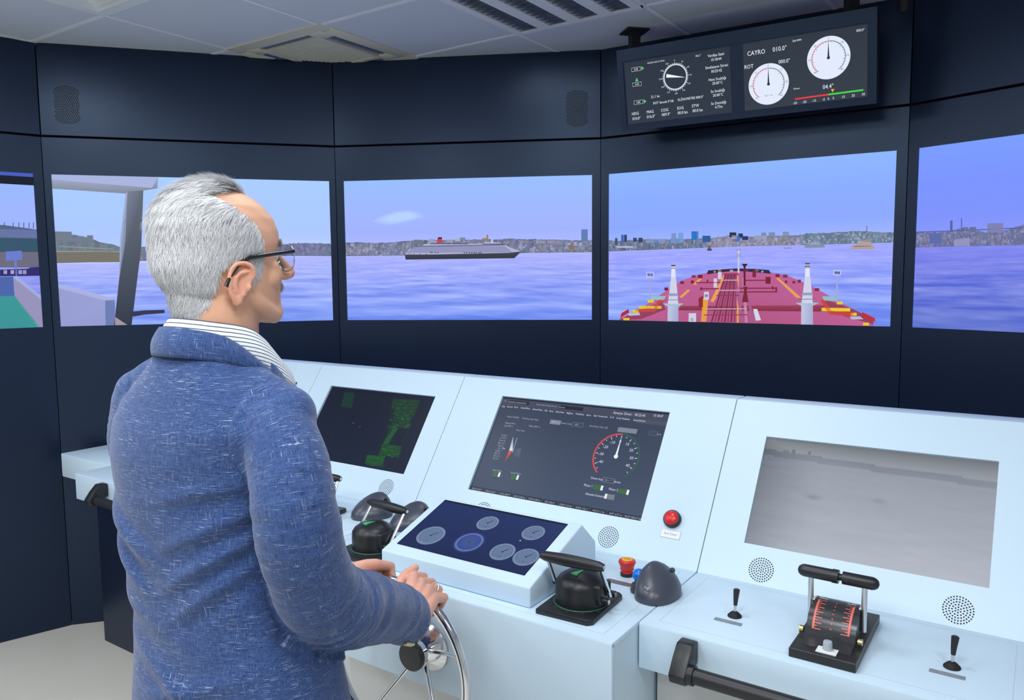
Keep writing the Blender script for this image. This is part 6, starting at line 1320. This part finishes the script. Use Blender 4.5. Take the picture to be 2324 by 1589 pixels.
def collar_strip(name, m, path, parent, th=0.0022, nseg=8, stripes=False):
    """path: list of (top point, bottom point) around the neck; builds a thick curved band"""
    top = np.array([p[0] for p in path], float); bot = np.array([p[1] for p in path], float); k = 10
    def dense(P):
        out = []
        for i in range(len(P) - 1):
            p0, p1, p2, p3 = P[max(i - 1, 0)], P[i], P[i + 1], P[min(i + 2, len(P) - 1)]
            for j in range(k):
                t = j / k; out.append(0.5 * ((2 * p1) + (-p0 + p2) * t + (2 * p0 - 5 * p1 + 4 * p2 - p3) * t * t + (-p0 + 3 * p1 - 3 * p2 + p3) * t ** 3))
        out.append(P[-1]); return np.array(out)
    A, B = dense(top), dense(bot); n = len(A); V = []; cl = []; F = []
    ctr = A.mean(0)
    for i in range(n):
        for j in range(nseg + 1):
            t = j / nseg; p = A[i] * (1 - t) + B[i] * t; out = np.array((p[0] - ctr[0], p[1] - ctr[1], 0)); out /= np.linalg.norm(out) + 1e-9; p = p + out * 0.006 * math.sin(math.pi * t) ; V.append(p); cl.append((i * 0.004, 0.0, t * np.linalg.norm(A[i] - B[i])))
    V = np.array(V); cl = np.array(cl); W_ = nseg + 1
    for i in range(n - 1):
        for j in range(nseg): F.append((i * W_ + j, (i + 1) * W_ + j, (i + 1) * W_ + j + 1, i * W_ + j + 1))
    N = vnormals(V, F); outw = V - ctr; outw[:, 2] = 0; N *= np.sign((N * outw).sum(1))[:, None]; V2 = V - N * th; b = len(V); F2 = [tuple(x + b for x in f[::-1]) for f in F]; S = []
    for i in range(n - 1): S += [(i * W_, b + i * W_, b + (i + 1) * W_, (i + 1) * W_), (i * W_ + nseg, (i + 1) * W_ + nseg, b + (i + 1) * W_ + nseg, b + i * W_ + nseg)]
    for j in range(nseg): S += [(j, j + 1, b + j + 1, b + j), ((n - 1) * W_ + j, b + (n - 1) * W_ + j, b + (n - 1) * W_ + j + 1, (n - 1) * W_ + j + 1)]
    return np_mesh(name, np.concatenate([V, V2]), F + F2 + S, m, parent, {'cloth': np.concatenate([cl, cl])})
def P2(a, r, z, yc=0.008, sx=1.0): return (r * math.sin(R_(a)) * sx, yc + r * math.cos(R_(a)), z)
# shirt collar: leaf from the left point round the back to the right point
sh = []
for a, rt, zt, rb, zb in ((-20, 0.070, 1.478, 0.092, 1.430), (-45, 0.073, 1.500, 0.097, 1.448), (-90, 0.0745, 1.532, 0.090, 1.482), (-135, 0.075, 1.548, 0.088, 1.508), (180, 0.075, 1.553, 0.088, 1.515), (135, 0.075, 1.548, 0.088, 1.508), (90, 0.0745, 1.536, 0.094, 1.484), (62, 0.079, 1.516, 0.108, 1.449), (40, 0.089, 1.490, 0.121, 1.428), (33, 0.096, 1.478, 0.123, 1.430)):
    sh.append((P2(a, rt, zt), P2(a, rb, zb)))
collar_strip('shirt_collar', SHIRT, sh, person)
jc = []
for a, rt, zt, rb, zb in ((-40, 0.098, 1.446, 0.114, 1.415), (-75, 0.091, 1.500, 0.104, 1.464), (-115, 0.0865, 1.526, 0.099, 1.484), (-150, 0.085, 1.537, 0.098, 1.492), (180, 0.085, 1.540, 0.098, 1.494), (150, 0.085, 1.537, 0.098, 1.492), (115, 0.0865, 1.524, 0.099, 1.483), (90, 0.0915, 1.496, 0.1025, 1.467), (70, 0.097, 1.466, 0.103, 1.450), (56, 0.098, 1.442, 0.100, 1.436)):
    jc.append((P2(a, rt, zt, 0.002), P2(a, rb, zb, 0.002)))
collar_strip('jacket_collar', LINEN, jc, person, 0.004)
def make_trousers():
    mb = MB(); loft(mb, [[trot(p) for p in oval(z, a, f, b, 0.0, 32, 2.3)] for z, a, f, b in ((0.80, 0.178, 0.12, 0.125), (0.90, 0.178, 0.115, 0.118), (1.0, 0.17, 0.115, 0.10))])
    for s in (-1, 1): chain(mb, [trot((s * 0.088, 0.0, 0.84)), trot((s * 0.098, 0.012, 0.5)), trot((s * 0.105, -0.005, 0.09))], [0.098, 0.078, 0.062], 22)
    V, Fs = remesh(mb, 0.008); E = edges_of(Fs); V = smooth_v(V, E, 4); V[:, 2] = np.maximum(V[:, 2], 0.035); np_mesh('trousers', V, Fs, mat('navy_trousers', (0.03, 0.036, 0.055), 0.8, srgb=False), person)
    for s in (-1, 1):
        mb = MB(); R0 = [oval(z, a, f, b, 0.05, 24, 2.4) for z, a, f, b in ((0.0, 0.046, 0.16, 0.115), (0.02, 0.048, 0.162, 0.118), (0.05, 0.046, 0.13, 0.115), (0.075, 0.042, 0.07, 0.112), (0.1, 0.04, 0.02, 0.105))]
        loft(mb, R0); o = mb.build('shoe', BLACK, person, 60); c = trot((s * 0.108, 0.0, 0)); o.location = (c[0], c[1], 0.0005); o.rotation_euler = (0, 0, TR - s * 0.12)
make_trousers()
def make_buttons():
    e = Vector(SLR_P[-1]); d = (e - Vector(SLR_P[-2])).normalized(); side = Vector((0.55, -0.25, -0.8)); side = (side - d * side.dot(d)).normalized(); gold = mat('pale_gold_button', (0.72, 0.62, 0.36), 0.3, metal=0.8, srgb=False)
    for i in range(4):
        p = e + d * (0.006 - 0.009 * i) + side * 0.0585; q = side.to_track_quat('Z', 'Y').to_matrix().to_4x4()
        MB().lathe([(0.0058, -0.002), (0.0062, 0.001), (0.0050, 0.0028), (0.0, 0.0022)], 18, M=T(*p) @ q).build('cuff_button', gold, jacket, 40)
make_buttons()
def make_ring():
    a = R_(65); Tt = Vector((-math.sin(a), 0, math.cos(a))); P0 = Vector(HAND_R); mid = P0 + Tt * -0.011 + Vector((0, 0.008, 0)) + Vector((math.cos(a), 0, math.sin(a))) * 0.031
    MB().torus(0.0118, 0.0016, 36, 10, M=T(*mid) @ Vector((0, 0.72, -0.69)).to_track_quat('Z', 'Y').to_matrix().to_4x4()).build('finger_ring', STEEL, person, 60)
make_ring()
def make_glasses():
    g = thing('eyeglasses', 'dark-framed eyeglasses on the man\'s face', 'eyeglasses', PERSON_M @ HEADM)
    BLK = GLOSSB; ln = bpy.data.materials.new('lens_glass'); ln.use_nodes = True; b = ln.node_tree.nodes['Principled BSDF']; b.inputs['Base Color'].default_value = (0.86, 0.9, 1, 1); b.inputs['Roughness'].default_value = 0.02; b.inputs['Transmission Weight'].default_value = 1.0; b.inputs['IOR'].default_value = 1.05
    for s in (-1, 1):
        cx, cy, cz = s * 0.034, 0.104, -0.003; pts = []
        for i in range(33):
            t = 2 * math.pi * i / 32; x = 0.0265 * math.copysign(abs(math.cos(t)) ** 0.8, math.cos(t)); z = 0.0215 * math.copysign(abs(math.sin(t)) ** 0.85, math.sin(t)); z -= 0.003 if z < 0 else 0; pts.append((cx + x, cy - 0.10 * (abs(cx + x) - 0.01) ** 1.0 * 1.0 if True else 0, cz + z))
        MB().tube(pts, 0.0011, 10, caps=False).build('lens_rim', STEEL, g, 60)
        c = (cx, cy - 0.0024, cz); vs = [c] + pts[:-1]; l = MB().add([(x, y - 0.0004, z) for x, y, z in vs] + [(x, y + 0.0004, z) for x, y, z in vs], [(0, 1 + i, 1 + (i + 1) % 32) for i in range(32)] + [(33, 34 + (i + 1) % 32, 34 + i) for i in range(32)]); l.build('lens', ln, g)
        MB().tube([(s * 0.0605, cy - 0.006, 0.006), (s * 0.066, cy - 0.010, 0.006)], 0.0024, 10).build('hinge', BRASS, g, 40)
        MB().tube([(s * 0.066, cy - 0.010, 0.006), (s * 0.076, 0.05, 0.001), (s * 0.0800, 0.002, -0.006), (s * 0.0825, -0.018, -0.014), (s * 0.0815, -0.034, -0.034), (s * 0.079, -0.042, -0.052)], [0.0036, 0.0036, 0.0034, 0.003, 0.003, 0.0036], 10).build('temple', BLK, g, 60)
        MB().tube([(s * 0.010, 0.104, -0.010), (s * 0.0085, 0.098, -0.016)], 0.0016, 8).build('nose_pad', STEEL, g)
    MB().tube([(-0.0085, 0.104, 0.005), (0, 0.107, 0.009), (0.0085, 0.104, 0.005)], 0.0012, 8).build('bridge', STEEL, g, 60)
make_glasses()
